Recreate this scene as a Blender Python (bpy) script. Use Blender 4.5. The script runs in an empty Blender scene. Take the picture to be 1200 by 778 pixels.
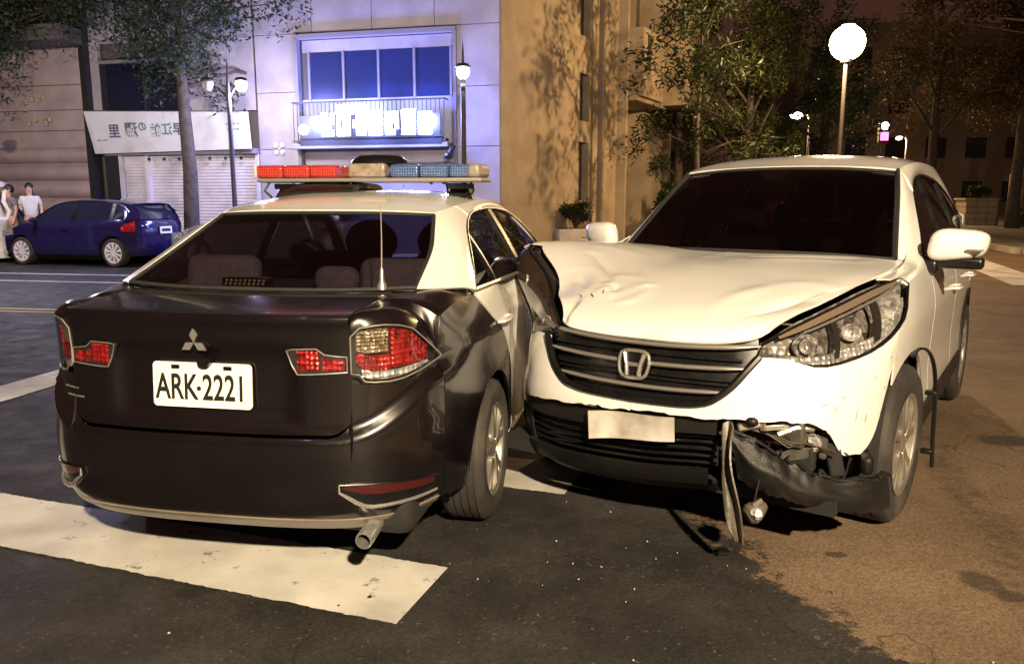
import bpy, bmesh, math, random, bisect
import numpy as np
from mathutils import Vector, Matrix, Euler, noise

random.seed(7)
np.random.seed(7)
R = math.radians
SC = bpy.context.scene
COL = SC.collection

# ------------------------------------------------------------------ camera
CAM_H, CAM_F, CAM_PITCH = 1.4443, 918.84, 0.1697
cam = bpy.data.cameras.new('camera')
cam.sensor_fit = 'HORIZONTAL'
cam.sensor_width = 36.0
cam.lens = 36.0 * CAM_F / 1200.0
cam.clip_start = 0.05
cam.clip_end = 600
cam_o = bpy.data.objects.new('camera', cam)
COL.objects.link(cam_o)
cam_o.location = (0, 0, CAM_H)
cam_o.rotation_euler = (math.pi / 2 - CAM_PITCH, 0, 0)
SC.camera = cam_o

# ------------------------------------------------------------------ night sky, city glow
world = bpy.data.worlds.new('World')
SC.world = world
world.use_nodes = True
wn = world.node_tree
bg = wn.nodes['Background']
bg.inputs[0].default_value = (0.085, 0.034, 0.024, 1)
bg.inputs[1].default_value = 0.6

# ------------------------------------------------------------------ faint moonlight (the street lamps further down do the lighting)
sun = bpy.data.lights.new('moonlight', 'SUN')
sun.energy = 0.03
sun.angle = R(2)
sun.color = (.75, .8, 1.0)
sun_o = bpy.data.objects.new('moonlight', sun)
COL.objects.link(sun_o)
sun_o.rotation_euler = (R(38), 0, R(-30))

SC.view_settings.view_transform = 'Standard'
SC.view_settings.look = 'None'
SC.view_settings.exposure = 0.0
SC.view_settings.gamma = 1.0
SC.render.engine = 'CYCLES'
SC.cycles.use_denoising = True
SC.cycles.max_bounces = 8
SC.cycles.transparent_max_bounces = 16
SC.cycles.caustics_reflective = False
SC.cycles.caustics_refractive = False
SC.cycles.sample_clamp_indirect = 4.0

# ------------------------------------------------------------------ materials
MATS = {}
def pm(name, col, rough=.5, metal=0., coat=0., spec=.5, var=0., vscale=6., bump=0., bscale=60., emit=None, es=0.,
       rvar=0., detail=4., dirt=None, dirt_scale=3., dirt_lo=.5, dirt_hi=.75, coord='Object'):
    m = bpy.data.materials.new(name)
    m.use_nodes = True
    nt = m.node_tree
    b = nt.nodes['Principled BSDF']
    b.inputs['Base Color'].default_value = (*col, 1)
    b.inputs['Roughness'].default_value = rough
    b.inputs['Metallic'].default_value = metal
    b.inputs['Coat Weight'].default_value = coat
    b.inputs['Coat Roughness'].default_value = .06
    b.inputs['Specular IOR Level'].default_value = spec
    if emit:
        b.inputs['Emission Color'].default_value = (*emit, 1)
        b.inputs['Emission Strength'].default_value = es
    tc = nt.nodes.new('ShaderNodeTexCoord')
    def noi(s, d=detail):
        n = nt.nodes.new('ShaderNodeTexNoise')
        n.inputs['Scale'].default_value = s
        n.inputs['Detail'].default_value = d
        nt.links.new(tc.outputs[coord], n.inputs['Vector'])
        return n
    src = None
    if var:
        n = noi(vscale)
        mr = nt.nodes.new('ShaderNodeMapRange')
        mr.inputs[1].default_value = .3; mr.inputs[2].default_value = .7
        mr.inputs[3].default_value = 1 - var; mr.inputs[4].default_value = 1 + var
        nt.links.new(n.outputs[0], mr.inputs[0])
        mx = nt.nodes.new('ShaderNodeMix'); mx.data_type = 'RGBA'; mx.blend_type = 'MULTIPLY'
        mx.inputs[0].default_value = 1
        mx.inputs[6].default_value = (*col, 1)
        nt.links.new(mr.outputs[0], mx.inputs[7])
        src = mx.outputs[2]
    if dirt:
        n = noi(dirt_scale, 6)
        mr = nt.nodes.new('ShaderNodeMapRange')
        mr.inputs[1].default_value = dirt_lo; mr.inputs[2].default_value = dirt_hi
        nt.links.new(n.outputs[0], mr.inputs[0])
        mx = nt.nodes.new('ShaderNodeMix'); mx.data_type = 'RGBA'
        nt.links.new(mr.outputs[0], mx.inputs[0])
        if src: nt.links.new(src, mx.inputs[6])
        else: mx.inputs[6].default_value = (*col, 1)
        mx.inputs[7].default_value = (*dirt, 1)
        src = mx.outputs[2]
    if src: nt.links.new(src, b.inputs['Base Color'])
    if rvar:
        n = noi(vscale * 1.7)
        mr = nt.nodes.new('ShaderNodeMapRange')
        mr.inputs[1].default_value = .3; mr.inputs[2].default_value = .7
        mr.inputs[3].default_value = max(.02, rough - rvar); mr.inputs[4].default_value = min(1, rough + rvar)
        nt.links.new(n.outputs[0], mr.inputs[0])
        nt.links.new(mr.outputs[0], b.inputs['Roughness'])
    if bump:
        n = noi(bscale)
        bp = nt.nodes.new('ShaderNodeBump')
        bp.inputs['Strength'].default_value = bump
        bp.inputs['Distance'].default_value = .01
        nt.links.new(n.outputs[0], bp.inputs['Height'])
        nt.links.new(bp.outputs[0], b.inputs['Normal'])
    MATS[name] = m
    return m

def glass_mat(name, tint, rough=.02, ior=1.5, refl=1.0, bump=0):
    m = bpy.data.materials.new(name); m.use_nodes = True
    nt = m.node_tree; nt.nodes.clear()
    out = nt.nodes.new('ShaderNodeOutputMaterial')
    tr = nt.nodes.new('ShaderNodeBsdfTransparent'); tr.inputs[0].default_value = (*tint, 1)
    gl = nt.nodes.new('ShaderNodeBsdfGlossy'); gl.inputs[0].default_value = (refl, refl, refl, 1); gl.inputs[1].default_value = rough
    lw = nt.nodes.new('ShaderNodeLayerWeight'); lw.inputs[0].default_value = .5
    pw = nt.nodes.new('ShaderNodeMath'); pw.operation = 'POWER'; nt.links.new(lw.outputs['Facing'], pw.inputs[0]); pw.inputs[1].default_value = 5.
    r0 = ((ior - 1) / (ior + 1)) ** 2
    fr = nt.nodes.new('ShaderNodeMath'); fr.operation = 'MULTIPLY_ADD'; nt.links.new(pw.outputs[0], fr.inputs[0]); fr.inputs[1].default_value = 1 - r0; fr.inputs[2].default_value = r0
    mx = nt.nodes.new('ShaderNodeMixShader')
    nt.links.new(fr.outputs[0], mx.inputs[0]); nt.links.new(tr.outputs[0], mx.inputs[1]); nt.links.new(gl.outputs[0], mx.inputs[2])
    nt.links.new(mx.outputs[0], out.inputs[0])
    if bump:
        n = nt.nodes.new('ShaderNodeTexNoise'); n.inputs['Scale'].default_value = 30
        bp = nt.nodes.new('ShaderNodeBump'); bp.inputs['Strength'].default_value = bump; bp.inputs['Distance'].default_value = .01
        nt.links.new(n.outputs[0], bp.inputs['Height']); nt.links.new(bp.outputs[0], gl.inputs['Normal'])
    MATS[name] = m
    return m

def facet_mat(name, col, rough=.12, metal=.9, scale=60., bump=1.0, dark=.25):
    """moulded lamp optics: voronoi cells for facets, with bright and dull cells"""
    m = pm(name, col, rough, metal, coat=.6)
    nt = m.node_tree; b = nt.nodes['Principled BSDF']
    tc = [n for n in nt.nodes if n.type == 'TEX_COORD'][0]
    v = nt.nodes.new('ShaderNodeTexVoronoi'); v.inputs['Scale'].default_value = scale; v.inputs['Randomness'].default_value = .12
    nt.links.new(tc.outputs['Object'], v.inputs['Vector'])
    bp = nt.nodes.new('ShaderNodeBump'); bp.inputs['Strength'].default_value = bump; bp.inputs['Distance'].default_value = .012
    nt.links.new(v.outputs['Distance'], bp.inputs['Height']); nt.links.new(bp.outputs[0], b.inputs['Normal'])
    sp = nt.nodes.new('ShaderNodeSeparateColor'); nt.links.new(v.outputs['Color'], sp.inputs[0])
    mr = nt.nodes.new('ShaderNodeMapRange'); mr.inputs[3].default_value = dark; mr.inputs[4].default_value = 1.2
    nt.links.new(sp.outputs[0], mr.inputs[0])
    mx = nt.nodes.new('ShaderNodeMix'); mx.data_type = 'RGBA'; mx.blend_type = 'MULTIPLY'; mx.inputs[0].default_value = 1
    mx.inputs[6].default_value = (*col, 1); nt.links.new(mr.outputs[0], mx.inputs[7])
    nt.links.new(mx.outputs[2], b.inputs['Base Color'])
    return m

def emis(name, col, s):
    m = bpy.data.materials.new(name); m.use_nodes = True
    nt = m.node_tree; nt.nodes.clear()
    out = nt.nodes.new('ShaderNodeOutputMaterial'); e = nt.nodes.new('ShaderNodeEmission')
    e.inputs[0].default_value = (*col, 1); e.inputs[1].default_value = s
    nt.links.new(e.outputs[0], out.inputs[0])
    MATS[name] = m
    return m

# ------------------------------------------------------------------ mesh helpers
def link(o, parent=None):
    COL.objects.link(o)
    if parent is not None: o.parent = parent
    return o

def tag(o, label=None, cat=None, group=None, kind=None):
    if label: o['label'] = label
    if cat: o['category'] = cat
    if group: o['group'] = group
    if kind: o['kind'] = kind
    return o

def empty(name, loc=(0, 0, 0), rz=0., parent=None):
    o = bpy.data.objects.new(name, None)
    o.empty_display_size = .2
    o.location = loc; o.rotation_euler = (0, 0, rz)
    return link(o, parent)

def mk(name, verts, faces, mat, parent=None, smooth=True, sharp=38, fm=None):
    me = bpy.data.meshes.new(name)
    me.from_pydata([tuple(map(float, v)) for v in verts], [], [tuple(map(int, f)) for f in faces])
    for m in (mat if isinstance(mat, (list, tuple)) else [mat]): me.materials.append(m)
    if fm is not None: me.polygons.foreach_set('material_index', fm)
    if smooth:
        me.polygons.foreach_set('use_smooth', [True] * len(me.polygons))
        if sharp: me.set_sharp_from_angle(angle=R(sharp))
    me.validate()
    return link(bpy.data.objects.new(name, me), parent)

class MB:
    """collects shapes into one mesh"""
    def __init__(s): s.v = []; s.f = []; s.m = []
    def add(s, v, f, mi=0):
        o = len(s.v); s.v += [tuple(p) for p in v]; s.f += [tuple(i + o for i in q) for q in f]; s.m += [mi] * len(f); return s
    def box(s, c, d, rot=None, mi=0, taper=1.):
        hx, hy, hz = d[0] / 2, d[1] / 2, d[2] / 2
        v = [Vector((x * (taper if z > 0 else 1), y * (taper if z > 0 else 1), z)) for x in (-hx, hx) for y in (-hy, hy) for z in (-hz, hz)]
        if rot is not None:
            M = rot if isinstance(rot, Matrix) else Euler(rot).to_matrix()
            v = [M @ p for p in v]
        v = [p + Vector(c) for p in v]
        return s.add(v, [(0, 1, 3, 2), (4, 6, 7, 5), (0, 4, 5, 1), (2, 3, 7, 6), (0, 2, 6, 4), (1, 5, 7, 3)], mi)
    def tube(s, path, r, n=8, closed=False, mi=0, flat=1.):
        P = [Vector(p) for p in path]; k = len(P)
        rr = r if isinstance(r, (list, tuple)) else [r] * k
        vs = []; up = None
        for i in range(k):
            a = P[(i - 1) % k] if (closed or i > 0) else P[i]; b = P[(i + 1) % k] if (closed or i < k - 1) else P[i]
            t = (b - a)
            t = t.normalized() if t.length > 1e-9 else Vector((0, 0, 1))
            if up is None:
                up = Vector((0, 0, 1)) if abs(t.z) < .9 else Vector((1, 0, 0))
            x = t.cross(up)
            if x.length < 1e-6: x = t.orthogonal()
            x.normalize(); y = x.cross(t).normalized(); up = y
            for j in range(n):
                an = 2 * math.pi * j / n
                vs.append(P[i] + x * math.cos(an) * rr[i] + y * math.sin(an) * rr[i] * flat)
        fs = []
        for i in range(k if closed else k - 1):
            i2 = (i + 1) % k
            for j in range(n):
                j2 = (j + 1) % n
                fs.append((i * n + j, i2 * n + j, i2 * n + j2, i * n + j2))
        if not closed:
            fs.append(tuple(range(n))); fs.append(tuple((k - 1) * n + j for j in reversed(range(n))))
        return s.add(vs, fs, mi)
    def lathe(s, prof, n=24, c=(0, 0, 0), axis='z', mi=0, closed=False, sc=(1, 1)):
        vs = []; fs = []; k = len(prof)
        for i in range(n):
            a = 2 * math.pi * i / n
            for r, h in prof:
                x, y = r * math.cos(a) * sc[0], r * math.sin(a) * sc[1]
                p = (x, y, h) if axis == 'z' else ((h, x, y) if axis == 'x' else (x, h, -y))
                vs.append((p[0] + c[0], p[1] + c[1], p[2] + c[2]))
        for i in range(n):
            i2 = (i + 1) % n
            for j in range(k if closed else k - 1):
                j2 = (j + 1) % k
                fs.append((i * k + j, i2 * k + j, i2 * k + j2, i * k + j2))
        return s.add(vs, fs, mi)
    def prism(s, poly, depth, M, mi=0):
        """poly in local XY, extruded along local +Z by depth, then moved by matrix M"""
        k = len(poly)
        v = [M @ Vector((p[0], p[1], 0)) for p in poly] + [M @ Vector((p[0], p[1], depth)) for p in poly]
        f = [tuple(reversed(range(k))), tuple(range(k, 2 * k))] + [(i, (i + 1) % k, k + (i + 1) % k, k + i) for i in range(k)]
        return s.add(v, f, mi)
    def sphere(s, c, r, n=12, mi=0):
        rr = r if isinstance(r, (tuple, list)) else (r, r, r)
        m = max(6, n // 2 + 1)
        vs = []; fs = []
        for i in range(m + 1):
            th = math.pi * i / m
            for j in range(n):
                ph = 2 * math.pi * j / n
                vs.append((c[0] + rr[0] * math.sin(th) * math.cos(ph), c[1] + rr[1] * math.sin(th) * math.sin(ph), c[2] + rr[2] * math.cos(th)))
        for i in range(m):
            for j in range(n):
                j2 = (j + 1) % n
                fs.append((i * n + j, (i + 1) * n + j, (i + 1) * n + j2, i * n + j2))
        return s.add(vs, fs, mi)
    def map(s, fn): s.v = [tuple(fn(p)) for p in s.v]; return s
    def build(s, name, mat, parent=None, smooth=True, sharp=38, bevel=0, seg=2):
        o = mk(name, s.v, s.f, mat, parent, smooth, sharp, s.m)
        if bevel:
            b = o.modifiers.new('bevel', 'BEVEL'); b.width = bevel; b.segments = seg; b.limit_method = 'ANGLE'; b.angle_limit = R(35)
        return o

def cr(P, t):
    n = len(P) - 1
    f = min(max(t, 0.), 1.) * n; i = min(int(f), n - 1); w = f - i
    p1, p2 = P[i], P[i + 1]
    p0 = P[i - 1] if i > 0 else 2 * p1 - p2
    p3 = P[i + 2] if i + 2 <= n else 2 * p2 - p1
    return .5 * ((2 * p1) + (p2 - p0) * w + (2 * p0 - 5 * p1 + 4 * p2 - p3) * w * w + (3 * p1 - p0 - 3 * p2 + p3) * w ** 3)

def cg(rows):
    A = [[np.array(p, float) for p in r] for r in rows]
    def fn(u, v):
        return cr([cr(r, u) for r in A], v)
    return fn
def curve(pts):
    A = [np.array(p, float) for p in pts]
    return lambda t: cr(A, t)
def sym(row): return [(-p[0], p[1], p[2]) for p in reversed(row[1:])] + list(row)
def lin(a, b, n): return list(np.linspace(a, b, n))
def sstep(a, b, x):
    t = min(max((x - a) / (b - a), 0.), 1.); return t * t * (3 - 2 * t)
_PC = {}
def itp(x, X, Y):
    """monotone cubic interpolation: no kinks in body profiles, no overshoot"""
    key = (tuple(X), tuple(Y)); c = _PC.get(key)
    if c is None:
        n = len(X); h = [X[i + 1] - X[i] for i in range(n - 1)]; d = [(Y[i + 1] - Y[i]) / h[i] if h[i] else 0. for i in range(n - 1)]
        m = [0.] * n
        for i in range(1, n - 1):
            if d[i - 1] * d[i] > 0:
                w1, w2 = 2 * h[i] + h[i - 1], h[i] + 2 * h[i - 1]
                m[i] = (w1 + w2) / (w1 / d[i - 1] + w2 / d[i])
        m[0], m[-1] = d[0], d[-1]
        c = _PC[key] = (list(map(float, X)), list(map(float, Y)), h, m)
    X, Y, h, m = c
    if x <= X[0]: return Y[0]
    if x >= X[-1]: return Y[-1]
    i = bisect.bisect_right(X, x) - 1; t = (x - X[i]) / h[i]
    t2, t3 = t * t, t * t * t
    return (2 * t3 - 3 * t2 + 1) * Y[i] + (t3 - 2 * t2 + t) * h[i] * m[i] + (3 * t2 - 2 * t3) * Y[i + 1] + (t3 - t2) * h[i] * m[i + 1]

def slab(name, fn, U, V, mat, parent=None, t=.006, df=None, center=(0, 1.2, .6), sharp=40, flip=1, back=True):
    P = np.array([[fn(a, b) for b in V] for a in U], float)
    if df is not None: P = np.array([[df(p) for p in row] for row in P])
    nu, nv = P.shape[:2]
    du = np.gradient(P, axis=0); dv = np.gradient(P, axis=1)
    n = np.cross(du, dv); ln = np.linalg.norm(n, axis=2, keepdims=True); n = n / np.maximum(ln, 1e-9)
    d = ((P - np.array(center)) * n).sum()
    rev = d < 0
    if rev: n = -n
    Q = P - n * t * flip
    v = list(P.reshape(-1, 3)); f = []
    idx = lambda i, j: i * nv + j
    for i in range(nu - 1):
        for j in range(nv - 1):
            q = (idx(i, j), idx(i + 1, j), idx(i + 1, j + 1), idx(i, j + 1))
            f.append(tuple(reversed(q)) if rev else q)
    if back and t:
        o = len(v); v += list(Q.reshape(-1, 3))
        for q in list(f): f.append(tuple(o + k for k in reversed(q)))
        ring = [idx(i, 0) for i in range(nu)] + [idx(nu - 1, j) for j in range(1, nv)] + [idx(i, nv - 1) for i in range(nu - 2, -1, -1)] + [idx(0, j) for j in range(nv - 2, 0, -1)]
        for a, b in zip(ring, ring[1:] + ring[:1]):
            q = (a, o + a, o + b, b)
            f.append(tuple(reversed(q)) if rev else q)
    return mk(name, v, f, mat, parent, True, sharp)

def mir(fn, sd):
    if sd > 0: return fn
    def g(u, v):
        p = fn(u, v); return np.array((-p[0], p[1], p[2]))
    return g

class Shell:
    """vertical outer skin of a car: half plan curve from one bumper centre round the side to the other"""
    def __init__(s, plan, off):
        pts = [np.array(p, float) for p in plan]
        full = [np.array((-pts[1][0], pts[1][1]))] + pts + [np.array((-pts[-2][0], pts[-2][1]))]
        n = len(full) - 1; N = 1500
        C = np.array([cr(full, (1 + (n - 2) * i / N) / n) for i in range(N + 1)])
        d = np.linalg.norm(np.diff(C, axis=0), axis=1)
        s.S = np.concatenate([[0], np.cumsum(d)]); s.C = C; s.L = s.S[-1]; s.off = off
        T = np.gradient(C, axis=0); T /= np.linalg.norm(T, axis=1, keepdims=True)
        Nn = np.stack([T[:, 1], -T[:, 0]], 1)
        if Nn[N // 2][0] < 0: Nn = -Nn
        s.N = Nn
        lo = int(np.argmax(C[:, 0]))
        s.half = lo
    def at(s, sv, z, sd=1, extra=0.):
        x = np.interp(sv, s.S, s.C[:, 0]); y = np.interp(sv, s.S, s.C[:, 1])
        nx = np.interp(sv, s.S, s.N[:, 0]); ny = np.interp(sv, s.S, s.N[:, 1])
        o = s.off(y, x, z) + extra
        return np.array((sd * (x + nx * o), y + ny * o, z))
    def sy(s, y):
        Y = s.C[:, 1]
        if Y[0] < Y[-1]: return float(np.interp(y, Y, s.S))
        return float(np.interp(-y, -Y, s.S))
    def sx(s, x):    # on the first (near) end
        return float(np.interp(x, s.C[:s.half, 0], s.S[:s.half]))

def text_mesh(name, body, size, mat, parent, loc, rot, extrude=.001, align='CENTER', sx=1., offset=0., bold=0.):
    cu = bpy.data.curves.new(name, 'FONT')
    cu.body = body; cu.size = size; cu.extrude = extrude; cu.align_x = align; cu.align_y = 'CENTER'; cu.offset = bold
    cu.materials.append(mat)
    o = bpy.data.objects.new(name, cu)
    COL.objects.link(o)
    dg = bpy.context.evaluated_depsgraph_get(); dg.update()
    me = bpy.data.meshes.new_from_object(o.evaluated_get(dg))
    me.name = name
    bpy.data.objects.remove(o); bpy.data.curves.remove(cu)
    if not me.materials: me.materials.append(mat)
    o = bpy.data.objects.new(name, me)
    o.location = loc; o.rotation_euler = rot; o.scale = (sx, 1, 1)
    return link(o, parent)
# ------------------------------------------------------------------ palette
M_black = pm('black_car_paint', (.0048, .0034, .0040), .25, coat=.8, rvar=.05, vscale=3, dirt=(.009, .0068, .0072), dirt_scale=2.2, dirt_lo=.52, dirt_hi=.85)
M_white = pm('white_car_paint', (.80, .79, .76), .28, coat=1., var=.02, vscale=2)
M_cwhite = pm('pearl_white_paint', (.85, .835, .81), .28, coat=1., var=.02, vscale=3, dirt=(.45, .40, .33), dirt_scale=5, dirt_lo=.66, dirt_hi=.9)
M_tint = glass_mat('tinted_glass', (.50, .49, .54), ior=1.5)
M_wind = glass_mat('windscreen_glass', (.42, .38, .36), ior=1.5, refl=1.)
M_dimlens = pm('dark_unlit_lens', (.045, .030, .022), .22, coat=1., var=.3, vscale=9)  # lens coloured dark brown for its unlit, shaded look
M_clear = glass_mat('clear_lens', (.93, .93, .93), ior=1.45)
M_rubber = pm('rubber', (.018, .017, .017), .75, var=.2, vscale=40, bump=.15, bscale=90)
M_tyre = pm('tyre_rubber', (.028, .025, .023), .8, var=.35, vscale=12, bump=.2, bscale=60, dirt=(.09, .075, .06), dirt_scale=4, dirt_lo=.5, dirt_hi=.8)
M_trim = pm('black_trim', (.006, .006, .0065), .30, rvar=.1)
M_plast = pm('textured_black_plastic', (.008, .0075, .0075), .42, spec=.35, var=.3, vscale=8, bump=.25, bscale=220, dirt=(.026, .022, .017), dirt_scale=3.5, dirt_lo=.5, dirt_hi=.85)
M_gplast = pm('scuffed_grey_plastic', (.065, .055, .045), .42, var=.4, vscale=9, bump=.2, bscale=60, dirt=(.16, .13, .09), dirt_scale=6, dirt_lo=.45, dirt_hi=.7)
M_chrome = pm('chrome', (.80, .78, .75), .22, metal=.85)
M_dchrome = pm('dark_chrome', (.50, .47, .44), .34, metal=.75)
M_alloy = pm('alloy_wheel', (.62, .58, .52), .32, metal=.85, var=.1, vscale=10)
M_disc = pm('brake_steel', (.35, .32, .30), .4, metal=1., var=.2, vscale=20)
M_under = pm('underbody', (.012, .011, .011), .85)
M_inner = pm('cabin_trim', (.03, .03, .033), .8)
M_seat = pm('pale_seat_cover', (.36, .30, .27), .9, var=.2, vscale=40, bump=.4, bscale=25)
M_dseat = pm('dark_seat_cloth', (.05, .05, .06), .9, var=.2, vscale=20)
M_red = facet_mat('red_lamp_optics', (.75, .03, .03), .12, .55, 55, 1.0, .3)
M_redlens = pm('red_reflector', (.055, .007, .006), .2, coat=1., bump=.5, bscale=120)
M_amber = facet_mat('tan_lamp_optics', (.75, .62, .40), .15, .7, 75, 1.0, .35)
M_opt = facet_mat('silver_lamp_optics', (.90, .88, .86), .28, .55, 48, 1.0, .35)
M_lhouse = facet_mat('dull_lamp_housing', (.42, .38, .34), .3, .5, 34, .8, .2)
M_smoke = pm('lamp_housing', (.030, .026, .024), .3, coat=.8)
M_plate = pm('plate_white', (.86, .84, .78), .45, var=.05, vscale=10, bump=.06, bscale=30)
M_ink = pm('plate_black', (.012, .012, .012), .5)
M_alu = pm('aluminium', (.62, .58, .5), .35, metal=.9)
M_alu2 = pm('satin_light_bar_housing', (.30, .27, .23), .5, metal=.3)
def prism_mat(name, a, b, scale=70):
    m = pm(name, a, .15, coat=1.)
    nt = m.node_tree; bs = nt.nodes['Principled BSDF']
    tc = [n for n in nt.nodes if n.type == 'TEX_COORD'][0]
    v = nt.nodes.new('ShaderNodeTexVoronoi'); v.inputs['Scale'].default_value = scale; v.inputs['Randomness'].default_value = .15
    nt.links.new(tc.outputs['Object'], v.inputs[0])
    mr = nt.nodes.new('ShaderNodeMapRange'); mr.inputs[1].default_value = .1; mr.inputs[2].default_value = .5
    nt.links.new(v.outputs['Distance'], mr.inputs[0])
    mx = nt.nodes.new('ShaderNodeMix'); mx.data_type = 'RGBA'
    nt.links.new(mr.outputs[0], mx.inputs[0]); mx.inputs[6].default_value = (*a, 1); mx.inputs[7].default_value = (*b, 1)
    nt.links.new(mx.outputs[2], bs.inputs['Base Color'])
    bp = nt.nodes.new('ShaderNodeBump'); bp.inputs['Strength'].default_value = .8; bp.inputs['Distance'].default_value = .006
    nt.links.new(v.outputs['Distance'], bp.inputs['Height']); nt.links.new(bp.outputs[0], bs.inputs['Normal'])
    return m
M_lbred = prism_mat('red_light_bar_lens', (.72, .11, .08), (.40, .03, .025))
M_lbblue = prism_mat('blue_light_bar_lens', (.20, .32, .60), (.05, .09, .22))

# ------------------------------------------------------------------ wheels
def wheel(parent, cx, cy, r, w, sd, rim_r, nsp=5, twin=.2, steer=0., mat_rim=None, lean=0.):
    e = empty('wheel', (cx, cy, r), steer, parent)
    e.rotation_euler = (0, lean, steer)
    h = w / 2
    prof = [(rim_r - .012, -h * .80), (rim_r + .006, -h * .92), (rim_r + (r - rim_r) * .35, -h * 1.02), (rim_r + (r - rim_r) * .7, -h), (r - .012, -h * .86), (r - .002, -h * .70)]
    for k in range(4):
        a = -h * .62 + k * h * .32
        prof += [(r, a), (r, a + h * .22), (r - .007, a + h * .23), (r - .007, a + h * .29)]
    prof += [(r, h * .66), (r - .002, h * .70), (r - .012, h * .86), (rim_r + (r - rim_r) * .7, h), (rim_r + (r - rim_r) * .35, h * 1.02), (rim_r + .006, h * .92), (rim_r - .012, h * .80)]
    MB().lathe(prof, 56, axis='x').build('tyre', M_tyre, e, sharp=30)
    rm = MB()
    f = sd * h
    rm.lathe([(rim_r + .004, f * .95), (rim_r - .004, f * .97), (rim_r - .018, f * .9), (rim_r - .022, f * .5), (rim_r - .03, f * -.2), (rim_r - .012, f * -.85)], 48, axis='x')
    for k in range(nsp):
        a0 = 2 * math.pi * k / nsp + .3
        for q in (-1, 1):
            a1 = a0 + q * twin * .55; a2 = a0 + q * twin
            wi, wo = .016, .022
            def pt(rad, an, d): return (rad * math.cos(an) - d * math.sin(an), rad * math.sin(an) + d * math.cos(an))
            poly = [pt(.045, a1, -wi), pt(rim_r * .6, (a1 + a2) / 2, -wi * .8), pt(rim_r - .012, a2, -wo), pt(rim_r - .012, a2, wo), pt(rim_r * .6, (a1 + a2) / 2, wi * .8), pt(.045, a1, wi)]
            Mx = Matrix(((0, 0, sd, f * .66), (1, 0, 0, 0), (0, 1, 0, 0), (0, 0, 0, 1)))
            rm.prism(poly, .026, Mx)
    rm.lathe([(0, f * .90), (.028, f * .90), (.034, f * .86), (.07, f * .82), (.075, f * .6), (.0, f * .6)], 20, axis='x')
    rm.build('rim', mat_rim or M_alloy, e, sharp=30, bevel=.003, seg=1)
    MB().lathe([(.0, f * .3), (rim_r * .78, f * .3), (rim_r * .78, f * .15), (0, f * .15)], 32, axis='x').build('brake_disc', M_disc, e, sharp=30)
    return e

def arch_z(y, yc, zc, rr, base):
    d = rr * rr - (y - yc) ** 2
    return max(base, zc + math.sqrt(d)) if d > 0 else base
def arch_cols(yc, rr, n=14): return [yc - rr * math.cos(math.pi * i / n) * .9995 for i in range(n + 1)]
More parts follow.
